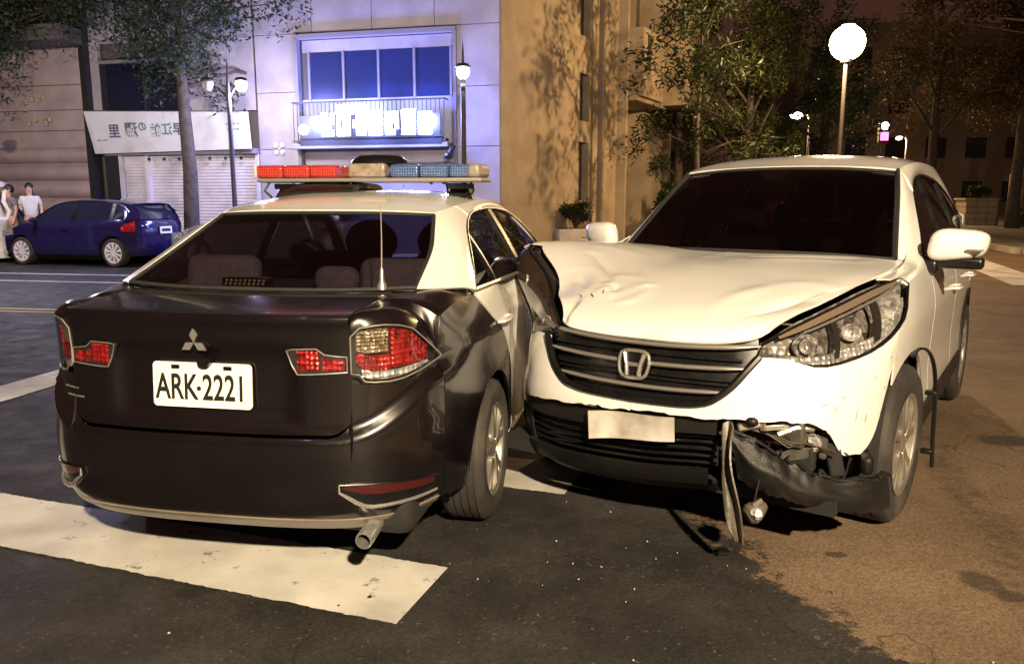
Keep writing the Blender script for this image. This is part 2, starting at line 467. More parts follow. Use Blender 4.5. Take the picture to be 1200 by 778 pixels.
# ==================================================================== GROUND
def ground_mat():
    m = bpy.data.materials.new('asphalt'); m.use_nodes = True
    nt = m.node_tree; N = nt.nodes; Lk = nt.links; b = N['Principled BSDF']
    geo = N.new('ShaderNodeNewGeometry')
    sep = N.new('ShaderNodeSeparateXYZ'); Lk.new(geo.outputs['Position'], sep.inputs[0])
    def noi(s, d=4, r=.6):
        n = N.new('ShaderNodeTexNoise'); n.inputs['Scale'].default_value = s; n.inputs['Detail'].default_value = d; n.inputs['Roughness'].default_value = r
        Lk.new(geo.outputs['Position'], n.inputs['Vector']); return n.outputs[0]
    def mth(op, a, bb=None, c=None):
        n = N.new('ShaderNodeMath'); n.operation = op
        for i, q in enumerate((a, bb, c)):
            if q is None: continue
            if isinstance(q, (int, float)): n.inputs[i].default_value = q
            else: Lk.new(q, n.inputs[i])
        return n.outputs[0]
    def mix(f, a, bb, blend='MIX'):
        n = N.new('ShaderNodeMix'); n.data_type = 'RGBA'; n.blend_type = blend
        if isinstance(f, (int, float)): n.inputs[0].default_value = f
        else: Lk.new(f, n.inputs[0])
        for i, q in ((6, a), (7, bb)):
            if isinstance(q, tuple): n.inputs[i].default_value = (*q, 1)
            else: Lk.new(q, n.inputs[i])
        return n.outputs[2]
    def mr(v, a, bb, c=0., d=1.):
        n = N.new('ShaderNodeMapRange'); Lk.new(v, n.inputs[0])
        for i, q in enumerate((a, bb, c, d)): n.inputs[i + 1].default_value = q
        return n.outputs[0]
    x, y = sep.outputs[0], sep.outputs[1]
    # dusty paving right; dark asphalt left, its tone and leafy edge partly painted shadow
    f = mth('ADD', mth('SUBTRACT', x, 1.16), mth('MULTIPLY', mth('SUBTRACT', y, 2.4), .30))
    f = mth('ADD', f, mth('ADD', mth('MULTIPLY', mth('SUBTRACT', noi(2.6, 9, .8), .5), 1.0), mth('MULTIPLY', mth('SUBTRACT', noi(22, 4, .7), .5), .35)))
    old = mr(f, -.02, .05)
    stone = N.new('ShaderNodeTexVoronoi'); stone.inputs['Scale'].default_value = 120
    Lk.new(geo.outputs['Position'], stone.inputs['Vector'])
    sc = N.new('ShaderNodeSeparateColor'); Lk.new(stone.outputs['Color'], sc.inputs[0])
    agg = mr(sc.outputs[0], 0, 1, .7, 1.3)
    big = mr(noi(.8, 5), .3, .7, .75, 1.25)
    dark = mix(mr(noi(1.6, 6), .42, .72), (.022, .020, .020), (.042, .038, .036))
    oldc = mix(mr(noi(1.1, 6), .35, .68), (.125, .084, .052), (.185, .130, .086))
    # darker stains in the old paving
    st = N.new('ShaderNodeTexVoronoi'); st.inputs['Scale'].default_value = .85
    Lk.new(geo.outputs['Position'], st.inputs['Vector'])
    oldc = mix(mr(mth('ADD', st.outputs['Distance'], mth('MULTIPLY', noi(9, 3), .10)), .115, .16, .75, 0), oldc, (.06, .042, .03))
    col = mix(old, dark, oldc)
    # cracks, tyre marks
    ck = N.new('ShaderNodeTexVoronoi'); ck.feature = 'DISTANCE_TO_EDGE'; ck.inputs['Scale'].default_value = .55
    wv = N.new('ShaderNodeVectorMath'); wv.operation = 'ADD'; nz = N.new('ShaderNodeTexNoise'); nz.inputs['Scale'].default_value = 2.2; nz.inputs['Detail'].default_value = 6
    Lk.new(geo.outputs['Position'], nz.inputs['Vector']); Lk.new(geo.outputs['Position'], wv.inputs[0]); Lk.new(nz.outputs['Color'], wv.inputs[1]); Lk.new(wv.outputs[0], ck.inputs['Vector'])
    col = mix(mr(ck.outputs['Distance'], .0, .006, .65, 0.), col, (.012, .010, .009))
    tm = mth('ABSOLUTE', mth('SUBTRACT', mth('ADD', x, mth('MULTIPLY', y, -.28)), mth('ADD', 1.05, mth('MULTIPLY', noi(.7, 2), .3))))
    col = mix(mth('MULTIPLY', mr(tm, .07, .12, .5, 0.), mr(noi(14, 4), .35, .65)), col, (.03, .024, .02))
    # oil stains
    wob = mth('MULTIPLY', mth('SUBTRACT', noi(11, 5, .65), .5), 1.3)
    for x0, y0, rx, ry in ((1.79, 2.79, .075, .10), (1.83, 2.68, .06, .05), (3.0, 4.55, .20, .12), (1.33, 3.02, .05, .03), (2.6, 3.6, .08, .06)):
        dx = mth('POWER', mth('DIVIDE', mth('SUBTRACT', x, x0), rx), 2.); dy = mth('POWER', mth('DIVIDE', mth('SUBTRACT', y, y0), ry), 2.)
        col = mix(mr(mth('ADD', mth('ADD', dx, dy), wob), .5, 1.2, .75, 0.), col, (.035, .026, .020))
    col = mix(1.0, col, agg, 'MULTIPLY'); col = mix(1.0, col, big, 'MULTIPLY')
    chips = mr(sc.outputs[1], .99, .994, 0., .25)
    col = mix(chips, col, (.26, .22, .17))
    Lk.new(col, b.inputs['Base Color'])
    Lk.new(mr(noi(5, 5), .3, .7, .55, .85), b.inputs['Roughness'])
    b.inputs['Specular IOR Level'].default_value = .35
    bp = N.new('ShaderNodeBump'); bp.inputs['Strength'].default_value = .16; bp.inputs['Distance'].default_value = .012
    h = mth('ADD', mth('MULTIPLY', stone.outputs['Distance'], 1.2), mth('MULTIPLY', noi(160, 3), .6))
    Lk.new(h, bp.inputs['Height']); Lk.new(bp.outputs[0], b.inputs['Normal'])
    return m
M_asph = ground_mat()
def paint_mat(name, col, wear=.50):
    m = pm(name, col, .6, var=.12, vscale=5, bump=.3, bscale=120, coord='Object')
    nt = m.node_tree; N = nt.nodes; Lk = nt.links; b = N['Principled BSDF']
    src = b.inputs['Base Color'].links[0].from_socket
    tc = [n for n in N if n.type == 'TEX_COORD'][0]
    n1 = N.new('ShaderNodeTexNoise'); n1.inputs['Scale'].default_value = 7; n1.inputs['Detail'].default_value = 8; n1.inputs['Roughness'].default_value = .72
    Lk.new(tc.outputs['Object'], n1.inputs['Vector'])
    mr = N.new('ShaderNodeMapRange'); mr.inputs[1].default_value = wear + .10; mr.inputs[2].default_value = wear + .18
    Lk.new(n1.outputs[0], mr.inputs[0])
    mx = N.new('ShaderNodeMix'); mx.data_type = 'RGBA'; Lk.new(mr.outputs[0], mx.inputs[0]); Lk.new(src, mx.inputs[6]); mx.inputs[7].default_value = (.10, .09, .08, 1)
    n2 = N.new('ShaderNodeTexNoise'); n2.inputs['Scale'].default_value = 1.6; n2.inputs['Detail'].default_value = 5
    Lk.new(tc.outputs['Object'], n2.inputs['Vector'])
    m2 = N.new('ShaderNodeMapRange'); m2.inputs[1].default_value = .40; m2.inputs[2].default_value = .70; m2.inputs[3].default_value = 1.; m2.inputs[4].default_value = .55
    Lk.new(n2.outputs[0], m2.inputs[0])
    mz = N.new('ShaderNodeMix'); mz.data_type = 'RGBA'; mz.blend_type = 'MULTIPLY'; mz.inputs[0].default_value = 1
    Lk.new(mx.outputs[2], mz.inputs[6]); Lk.new(m2.outputs[0], mz.inputs[7])
    Lk.new(mz.outputs[2], b.inputs['Base Color'])
    return m
M_line = paint_mat('road_paint_white', (.62, .60, .56))
M_yell = paint_mat('road_paint_yellow', (.50, .36, .07))

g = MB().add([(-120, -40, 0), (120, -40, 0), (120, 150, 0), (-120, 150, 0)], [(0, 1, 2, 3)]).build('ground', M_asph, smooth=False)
tag(g, kind='structure')
def ragged(p, q, w, name, mat, z=.005, amp=.006, n=260):
    """painted strip from p to q (2-D), width w, with slightly ragged edges"""
    p = Vector(p); q = Vector(q); d = (q - p).normalized(); nn = Vector((-d.y, d.x))
    vs = []; fs = []
    for i in range(n + 1):
        c = p + (q - p) * (i / n)
        for s in (-1, 1):
            r = amp * noise.noise(Vector((c.x * 9, c.y * 9, s * 3.1))) * 1.2 + .007 * noise.noise(Vector((c.x * 55, c.y * 55, s * 1.7)))
            e = amp * 2 * noise.noise(Vector((s * 4.0, i * .7, 5)))
            vs.append((*(c + nn * s * (w / 2 + r) + d * (e if i in (0, n) else 0)), z))
    for i in range(n): fs.append((2 * i, 2 * i + 2, 2 * i + 3, 2 * i + 1))
    o = mk(name, vs, fs, mat, None, False, None)
    return tag(o, kind='structure')
cd = Vector((-2.278, .792)).normalized(); cn = Vector((cd.y, -cd.x)) * -1
ragged((-.325, 2.69), Vector((-.325, 2.69)) + cd * 4.6, .44, 'crossing_bar', M_line, amp=.004)
ragged((.33, 3.88), Vector((.33, 3.88)) + cd * 1.9, .44, 'crossing_bar', M_line)
ragged((-4.05, 4.55), (-3.50, 7.2), .40, 'crossing_bar', M_line)
ragged((10.75, 18.6), (8.7, 12.9), .75, 'crossing_bar', M_line)
rd = Vector((.985, -.17))
for o_ in (0, .22):
    ragged((-30, 14.05 + o_), Vector((-30, 14.05 + o_)) + rd * 27.5, .11, 'yellow_line', M_yell)
ragged((-32, 18.95), Vector((-32, 18.95)) + rd * 34, .12, 'edge_line', M_line); ragged((-32, 17.75), Vector((-32, 17.75)) + rd * 33, .12, 'edge_line', M_line)

# far pavements with kerbs
M_pave = pm('pavement', (.24, .20, .17), .8, var=.25, vscale=1.5, bump=.3, bscale=40)
M_kerb = pm('kerb_stone', (.40, .36, .30), .75, var=.25, vscale=3, bump=.2, bscale=30)
def pavement(poly, name='pavement', h=.13):
    n = len(poly)
    v = [(x, y, h) for x, y in poly] + [(x, y, 0) for x, y in poly]
    f = [tuple(range(n))] + [(i, n + i, n + (i + 1) % n, (i + 1) % n) for i in range(n)]
    o = mk(name, v, f, M_pave, None, False, None)
    return tag(o, kind='structure')
def kerb(p, q, parent):
    p = Vector(p); q = Vector(q); d = (q - p).normalized(); L = (q - p).length; k = int(L / 1.0)
    me = None
    for i in range(k):
        c = p + d * (i + .5)
        if me is None:
            o = MB().box((0, 0, 0), (.985, .16, .17)).build('kerb_stone', M_kerb, parent, bevel=.015, seg=2); me = o.data
        else:
            o = bpy.data.objects.new('kerb_stone', me); link(o, parent)
            b = o.modifiers.new('bevel', 'BEVEL'); b.width = .015; b.segments = 2; b.limit_method = 'ANGLE'
        o.location = (c.x, c.y, .065); o.rotation_euler = (0, 0, math.atan2(d.y, d.x))
pv = pavement([(-40, 25.6), (-1.0, 16.35), (1.2, 16.6), (2.6, 18.0), (14, 39), (9, 48), (-40, 40)])
kerb((-24, 21.72), (-1.0, 16.27), pv); kerb((2.7, 17.95), (13.2, 37.6), pv)
pv2 = pavement([(13.2, 20.5), (15.2, 19.2), (60, 24), (60, 60), (24, 60)])
kerb((13.15, 20.45), (23.5, 58), pv2); kerb((15.2, 19.1), (50, 22.8), pv2)

# ==================================================================== BUILDINGS
M_fac = pm('facade_stone', (.36, .325, .345), .7, var=.14, vscale=1.6, bump=.25, bscale=25, dirt=(.22, .19, .19), dirt_scale=.9, dirt_lo=.5, dirt_hi=.85)
M_tan = pm('tan_render', (.32, .255, .185), .8, var=.2, vscale=1.2, bump=.3, bscale=18, dirt=(.22, .16, .10), dirt_scale=1.1, dirt_lo=.5, dirt_hi=.8)
M_pink = pm('pink_stone', (.40, .31, .31), .75, var=.15, vscale=2, bump=.3, bscale=20)
M_joint = pm('wall_joint', (.10, .085, .08), .9)
M_frame = pm('window_frame', (.22, .20, .215), .5)
M_iron = pm('dark_iron', (.02, .018, .018), .5)
M_nglass = pm('night_window_glass', (.012, .014, .03), .08, coat=.5)
M_shut = pm('roller_shutter_paint', (.62, .58, .62), .55, var=.08, vscale=2, dirt=(.4, .36, .38), dirt_scale=1.5, dirt_lo=.5, dirt_hi=.8)
M_sign = pm('sign_face', (.66, .66, .66), .5, var=.05, vscale=2, dirt=(.40, .38, .36), dirt_scale=1.2, dirt_lo=.55, dirt_hi=.85)
M_signink = pm('sign_ink', (.10, .09, .16), .6)
M_signink2 = pm('sign_ink_teal', (.10, .22, .26), .6)
TH = R(14)
KX, KY = -.23, 17.5
RZ_F = math.pi - TH          # local +X runs to the left along the facade, local +Y points out of... set below
def fac_root(name):
    """local x = metres to the left of the corner along the facade, local y = behind the facade (negative is out towards the road)"""
    e = empty(name, (KX, KY, 0))
    a = Vector((-math.cos(TH), math.sin(TH), 0)); n = Vector((math.sin(TH), math.cos(TH), 0)); 
    # mirror-free frame: use x' = -u
    e.rotation_euler = (0, 0, -TH)
    return e
B = fac_root('corner_building')
tag(B, 'pale stone corner building with a recessed balcony window behind the police car', 'building')
def fb(c, d, name, m, parent=None, bev=0.):
    """box on the facade: c=(u left, out, z) centre, out positive towards the road"""
    return MB().box((-c[0], -c[1], c[2]), (d[0], d[1], d[2])).build(name, m, parent or B, smooth=False, bevel=bev)
# core and stone panels; the window bay stays open
def wall_panels(root, u0, u1, z0, z1, nu, nz, m, name='wall_panel', gap=.012):
    for i in range(nu):
        for j in range(nz):
            a, b = u0 + (u1 - u0) * i / nu, u0 + (u1 - u0) * (i + 1) / nu; c, d = z0 + (z1 - z0) * j / nz, z0 + (z1 - z0) * (j + 1) / nz
            fb(((a + b) / 2, -.02 + .003 * random.random(), (c + d) / 2), (b - a - gap, .06, d - c - gap), name, m, root, .006)
fb((2.95, -.60, 5.0), (5.86, 1.0, 10.0), 'wall_core', M_joint)
wall_panels(B, 0.03, 1.0, 0, 5.1, 1, 4, M_fac); wall_panels(B, 4.85, 5.88, 0, 5.1, 1, 4, M_fac)
wall_panels(B, 1.0, 4.85, 0, 1.95, 3, 1, M_fac); wall_panels(B, .03, 5.88, 5.1, 9.6, 4, 3, M_fac)
# bay: frame, glass, balcony
for c, d in (((2.92, .0, 5.02), (3.85, .16, .10)), ((2.92, .0, 1.98), (3.85, .16, .08)), ((1.03, .0, 3.5), (.08, .16, 3.0)), ((4.81, .0, 3.5), (.08, .16, 3.0))):
    fb(c, d, 'bay_frame', M_frame)
fb((2.92, -.09, 4.82), (3.6, .02, .26), 'lintel', M_fac)
w = fb((2.85, -.085, 4.15), (3.40, .02, 1.06), 'bay_window', pm('led_glow_bay_glass', (.022, .03, .085), .25, coat=.6))  # blue LED glow is put into the glass colour
for u in (1.15, 2.0, 2.85, 3.7, 4.55): fb((u, -.06, 4.15), (.05, .05, 1.06), 'mullion', M_frame, w)
fb((2.92, -.08, 2.85), (3.66, .02, 1.6), 'lower_infill', M_fac)
rl = MB()
for u in np.arange(1.2, 4.83, .10): rl.box((-u, -.30, 3.12), (.014, .014, .86))
rl.box((-3.0, -.30, 3.55), (3.68, .03, .03)).box((-3.0, -.30, 2.70), (3.68, .03, .03))
for u in (1.2, 4.8): rl.box((-u, -.17, 3.55), (.03, .27, .03)).box((-u, -.17, 2.70), (.03, .27, .03))
rl.build('balcony_railing', M_iron, B, smooth=False)
fb((3.0, .12, 2.58), (3.75, .40, .10), 'balcony_slab', M_frame, bev=.01)
fb((2.95, .30, 2.68), (3.4, .05, .16), 'sign_tray', M_iron)
MB().tube([(-1.05, -.15, 2.55), (-1.05, -.32, 2.45), (-1.1, -.34, 2.32)], .05, 8).sphere((-1.1, -.36, 2.33), (.09, .12, .08), 10).build('wall_camera', M_iron, B)
fb((2.3, -.01, 2.22), (2.6, .05, .03), 'bolt_rail', M_frame)
# flower tile reliefs
def flower(root, u, z, n=4, s=.11, name='relief_tile', off=.035, mat=None):
    q = MB()
    for k in range(n):
        a = math.pi / 4 + 2 * math.pi * k / n
        q.sphere((-u + s * math.cos(a), -off, z + s * math.sin(a)), (s * .62, .025, s * .62), 10)
    q.sphere((-u, -off, z), (s * .3, .03, s * .3), 8)
    return q.build(name, mat or pm('relief_tile', (.62, .58, .56), .35, coat=.5) if 'relief_tile' not in MATS else (mat or MATS['relief_tile']), root)
flower(B, 5.36, 2.56)
# ---- illuminated LED sign on the balcony
LED = empty('led_sign', (0, 0, 0)); LED.parent = None
LED.location = (KX, KY, 0); LED.rotation_euler = (0, 0, -TH)
tag(LED, 'blown-out blue-white LED sign on the balcony railing', 'sign')
M_led = emis('led_blue_white', (.35, .48, 1.0), 45.)
M_ledw = emis('led_white', (.62, .72, 1.0), 55.)
rnd = random.Random(3)
for k in range(7):
    u = 1.62 + k * .385; hgt = .46 + .08 * rnd.random() + (.20 if k in (5, 4) else 0)
    q = MB()
    for i in range(4):
        for j in range(4):
            if rnd.random() < .93: q.box((-(u + (i - 1.5) * .078), -.36, 2.80 + (j + .5) * hgt / 4), (.072, .02, hgt / 4 - .005))
    q.build('led_character', M_ledw if k % 2 else M_led, LED, smooth=False)
MB().lathe([(0, 0), (.11, 0), (.11, -.02), (0, -.02)], 16, axis='y').map(lambda p: (p[0] - 4.53, p[1] - .36, p[2] + 2.95)).build('led_character', M_ledw, LED)
MB().box((-2.95, -.335, 3.0), (3.35, .03, .50)).build('sign_back', M_iron, LED, smooth=False)
for u in (1.6, 2.9, 4.2):
    l = bpy.data.lights.new('led_glow', 'POINT'); l.energy = 480; l.color = (.16, .22, 1.0); l.shadow_soft_size = .15
    lo = bpy.data.objects.new('led_glow', l); link(lo, LED); lo.location = (-u, -.55, 3.1)

# ---- side wing of the corner building, running back along the other street
TS = R(28)
SB = empty('side_wing', (KX, KY, 0), -TS + math.pi / 2 * 0)
SB.rotation_euler = (0, 0, math.pi / 2 - TS)        # local x runs along the wall away from the corner, local -y points out to the street
tag(SB, 'tan rendered side wall with slit windows and box balconies, in tree shadow', 'building')
def sb(c, d, name, m, parent=None, bev=0., rot=None):
    """c=(t along wall, out, z)"""
    return MB().box((c[0], -c[1], c[2]), d, rot=rot).build(name, m, parent or SB, smooth=False, bevel=bev)
# wall pieces round the slit windows
sb((2.14, -.5, 5.5), (4.24, 1.0, 11.), 'wall', M_tan); sb((6.0, -.5, 5.5), (2.1, 1.0, 11.), 'wall', M_tan)
for z0, z1 in ((0, 1.36), (2.90, 3.45), (4.66, 5.6), (6.8, 11.0)): sb((4.605, -.5, (z0 + z1) / 2), (.69, .98, z1 - z0), 'wall', M_tan)
for z0, z1 in ((1.36, 2.90), (3.45, 4.66), (5.6, 6.8)):
    f = sb((4.605, -.22, (z0 + z1) / 2), (.69, .03, z1 - z0), 'slit_window', M_nglass)
    sb((4.605, -.18, (z0 + z1) / 2), (.04, .04, z1 - z0), 'mullion', M_iron, f); sb((4.29, -.10, (z0 + z1) / 2), (.05, .22, z1 - z0), 'reveal', M_iron, f)
for z in (1.3, 2.6, 3.9, 5.2): sb((2.14, .003, z), (4.2, .008, .010), 'groove', M_tan); 
sb((7.1, .14, 5.5), (.14, .3, 11.), 'pilaster', M_tan); sb((5.6, .08, 5.5), (.10, .18, 11.), 'downpipe', pm('downpipe', (.2, .15, .10), .5), None, .03)
sb((8.6, -1.3, 5.5), (3.2, .9, 11.), 'recess_wall', M_tan)
for j in range(7):
    for i in range(3): sb((7.65 + i * .72, -.835, .45 + j * .6), (.70, .03, .58), 'stone_block', M_tan, None, .006)
sb((8.6, -.20, 4.30), (2.9, 1.5, .14), 'canopy', M_tan); sb((8.2, .25, 5.3), (2.0, .9, 1.9), 'bay_box', M_tan, None, .01); sb((7.75, .25, 5.6), (.35, .92, 1.0), 'bay_window', M_nglass)
sb((10.9, .55, 6.4), (2.6, 1.7, 4.2), 'box_balcony', M_tan, None, .02); sb((10.9, 1.42, 5.1), (2.0, .02, .5), 'box_panel', M_tan)
sb((11.2, -.6, 5.5), (3.0, 1.0, 11.), 'wall', M_tan); sb((13.6, -1.2, 5.0), (2.4, 1.0, 10.), 'wall', M_tan)
# iron gate leaf with a pointed crown in the recess
gt = empty('iron_gate', (0, 0, 0)); gp = Matrix.Translation((KX, KY, 0)) @ Matrix.Rotation(math.pi / 2 - TS, 4, 'Z')
gt.matrix_world = gp @ Matrix.Translation((8.35, .55, .12))
tag(gt, 'dark narrow iron gate with a pointed finial in the tan wall recess', 'gate')
gm = MB()
for k in range(9): gm.box((-.4 + k * .1, 0, 1.35), (.03, .03, 2.7 - .06 * abs(k - 4)))
gm.build('bar', M_iron, gt, smooth=False)
MB().box((0, .02, 1.3), (.84, .02, 2.3)).build('panel', M_iron, gt, smooth=False)
MB().tube([(-.45, 0, 2.65), (-.3, 0, 2.95), (-.12, 0, 3.1), (0, 0, 3.45), (.12, 0, 3.1), (.3, 0, 2.95), (.45, 0, 2.65)], [.04, .06, .09, .03, .09, .06, .04], 8).sphere((0, 0, 3.5), (.07, .07, .16), 10).sphere((-.33, 0, 2.98), .08, 8).sphere((.33, 0, 2.98), .08, 8).build('finial', M_iron, gt)

# ---- shop with roller shutters and sign
SH = fac_root('shop_building'); tag(SH, 'closed shop with pale roller shutters and a dark upper window', 'building')
fb((8.2, -.60, 5.0), (4.55, .9, 10.), 'wall_core', M_joint, SH)
def shutter(u0, u1, z1):
    vs = []; fs = []; n = int(z1 / .075)
    prof = []
    for j in range(n): prof += [(.0, j * .075 + .006), (.016, j * .075 + .02), (.02, j * .075 + .045), (.012, j * .075 + .066), (0, j * .075 + .074)]
    for o, z in prof: vs += [(-u0, -(-.06 + o), z + .13), (-u1, -(-.06 + o), z + .13)]
    for i in range(len(prof) - 1): fs.append((2 * i, 2 * i + 1, 2 * i + 3, 2 * i + 2))
    mk('roller_shutter', vs, fs, M_shut, SH, False, None)
shutter(9.02, 9.68, 2.33); shutter(6.0, 8.95, 2.33)
for u in (8.985, 5.95, 9.74): fb((u, -.02, 1.3), (.09, .12, 2.4), 'shutter_guide', M_shut, SH)
fb((9.98, -.02, 1.3), (.36, .16, 2.5), 'door_post', M_iron, SH)
fb((8.0, .02, 2.52), (4.2, .22, .12), 'shutter_box', M_frame, SH)
for u in np.arange(6.3, 9.0, .42): fb((u, .14, 2.36), (.05, .05, .07), 'awning_hook', M_iron, SH)
wall_panels(SH, 5.92, 7.72, 3.45, 5.1, 1, 1, M_fac); wall_panels(SH, 5.92, 10.4, 5.1, 9.6, 3, 3, M_fac); fb((10.28, -.02, 4.2), (.28, .10, 1.9), 'wall_panel', M_fac, SH)
fb((8.95, -.06, 4.05), (2.4, .04, 1.2), 'upper_window', M_nglass, SH)
for u in (7.76, 8.9, 10.1): fb((u, -.02, 4.05), (.07, .08, 1.2), 'window_mullion', M_iron, SH)
fb((8.95, -.02, 4.68), (2.5, .10, .08), 'window_head', M_frame, SH)
fb((10.46, .06, 4.8), (.16, .3, 9.6), 'dark_pilaster', M_iron, SH)
SG = empty('shop_sign', (KX, KY, 0)); SG.rotation_euler = (0, 0, -TH)
tag(SG, 'white shop sign board with mirrored dark characters above the shutters', 'sign')
sp = MB(); sp.prism([(-10.40, 3.50), (-5.98, 3.38), (-5.98, 2.56), (-10.25, 2.50)], .10, Matrix.Translation((0, -.16, 0)) @ Matrix.Rotation(R(90), 4, 'X'))
sp.map(lambda p: (p[0], p[1] - .10 * (p[2] - 2.5), p[2])).build('board', M_sign, SG, smooth=False)
MB().tube([(-10.40, -.30, 3.51), (-5.98, -.29, 3.39)], .02, 6).build('board_edge', M_alu, SG)
def st(body, size, u, z, m, name='lettering', sx=-1.):
    o = text_mesh(name, body, size, m, SG, (-u, -.262 - .1 * (z - 2.5) - .004, z), (R(90 + 5.7), 0, 0), .002, sx=sx, bold=.008); return o
st('里', .34, 9.60, 3.0, M_signink); st('瀾', .36, 9.12, 3.02, M_signink); st('の', .24, 8.80, 3.10, M_signink2)
st('館', .31, 8.45, 3.0, M_signink2); st('江', .30, 8.13, 3.02, M_signink2); st('早', .30, 7.82, 3.02, M_signink)
st('— · —', .10, 9.98, 2.82, M_signink); st('·· ···· ··', .14, 6.35, 3.12, M_signink2); st('··········', .12, 6.35, 3.0, M_signink2)

# ---- neighbour with rounded stone courses
NB = fac_root('neighbour_building'); tag(NB, 'pinkish building with rounded horizontal stone courses at the left edge', 'building')
fb((15.1, -.55, 4.5), (9.1, 1.0, 9.), 'wall', M_pink, NB)
for k in range(6):
    z = .35 + k * .43
    prof = [(.0 + .15 * math.sin(math.pi * q / 8) ** .7, z - .195 + .39 * q / 8) for q in range(9)]
    vs = []; fs = []
    for o, zz in prof: vs += [(-10.58, .05 - o - .04, zz), (-19.6, .05 - o - .04, zz)]
    for i in range(8): fs.append((2 * i, 2 * i + 2, 2 * i + 3, 2 * i + 1))
    mk('stone_course', vs, fs, M_pink, NB, True, 60)
for z in (3.1, 3.6, 4.2): fb((15.1, -.048, z), (9.0, .012, .02), 'wall_joint', M_joint, NB)
fb((15.0, .35, 5.25), (9.2, 1.2, .35), 'eaves', M_joint, NB)
gold = pm('gilt_relief', (.75, .60, .35), .3, metal=.6)
for u, z, s in ((12.35, 3.80, .05), (12.15, 3.86, .045), (11.95, 3.84, .05), (11.8, 3.9, .05), (12.3, 3.28, .05), (11.85, 3.36, .05), (11.8, 3.27, .05), (12.1, 3.36, .04), (11.68, 3.36, .045)):
    flower(NB, u, z, 4, s * .8, 'wall_ornament', .07, gold)
# dim apartment blocks far down the streets
M_far = pm('far_wall', (.16, .12, .10), .9, var=.2, vscale=.3)
def far_block(x, y, w, d, h, label):
    e = empty('apartment_block', (x, y, 0)); tag(e, label, 'building')
    MB().box((0, 0, h / 2), (w, d, h)).build('wall', M_far, e, smooth=False)
    for i in range(int(w / 3)):
        for j in range(int(h / 3.2)):
            q = MB().box((-w / 2 + 1.6 + i * 3, -d / 2 - .02, 1.9 + j * 3.2), (1.5, .06, 1.5)).build('window', M_nglass, e, smooth=False)
far_block(34, 66, 26, 12, 14, 'dim apartment block behind the trees on the right'); far_block(10, 82, 16, 10, 17, 'dim apartment block at the end of the street')
# ---- garden wall with piers on the far right
GW = empty('garden_wall', (26.2, 39.5, .1), R(-10)); tag(GW, 'tan garden wall behind the trees at the right edge', 'wall')
for k in range(6): MB().box((k * 2.4, 0, 1.1), (2.34, .25, 2.2)).build('wall_panel', M_tan, GW, smooth=False, bevel=.01)
for k in range(7): MB().box((k * 2.4 - 1.2, -.03, 1.25), (.4, .4, 2.5)).build('pier', M_tan, GW, smooth=False, bevel=.02)
BP = empty('brick_planter', (22.6, 38.6, .1), R(-8)); tag(BP, 'square tan masonry planter beyond the white SUV', 'planter')
for j in range(4):
    for k in range(3): MB().box((-.5 + k * .5 + (.0 if j % 2 else .02), 0, .16 + j * .3), (.485, 1.2, .285)).build('stone_block', M_tan, BP, smooth=False, bevel=.012)
MB().box((0, 0, 1.26), (1.66, 1.35, .10)).build('coping', M_tan, BP, smooth=False, bevel=.02)
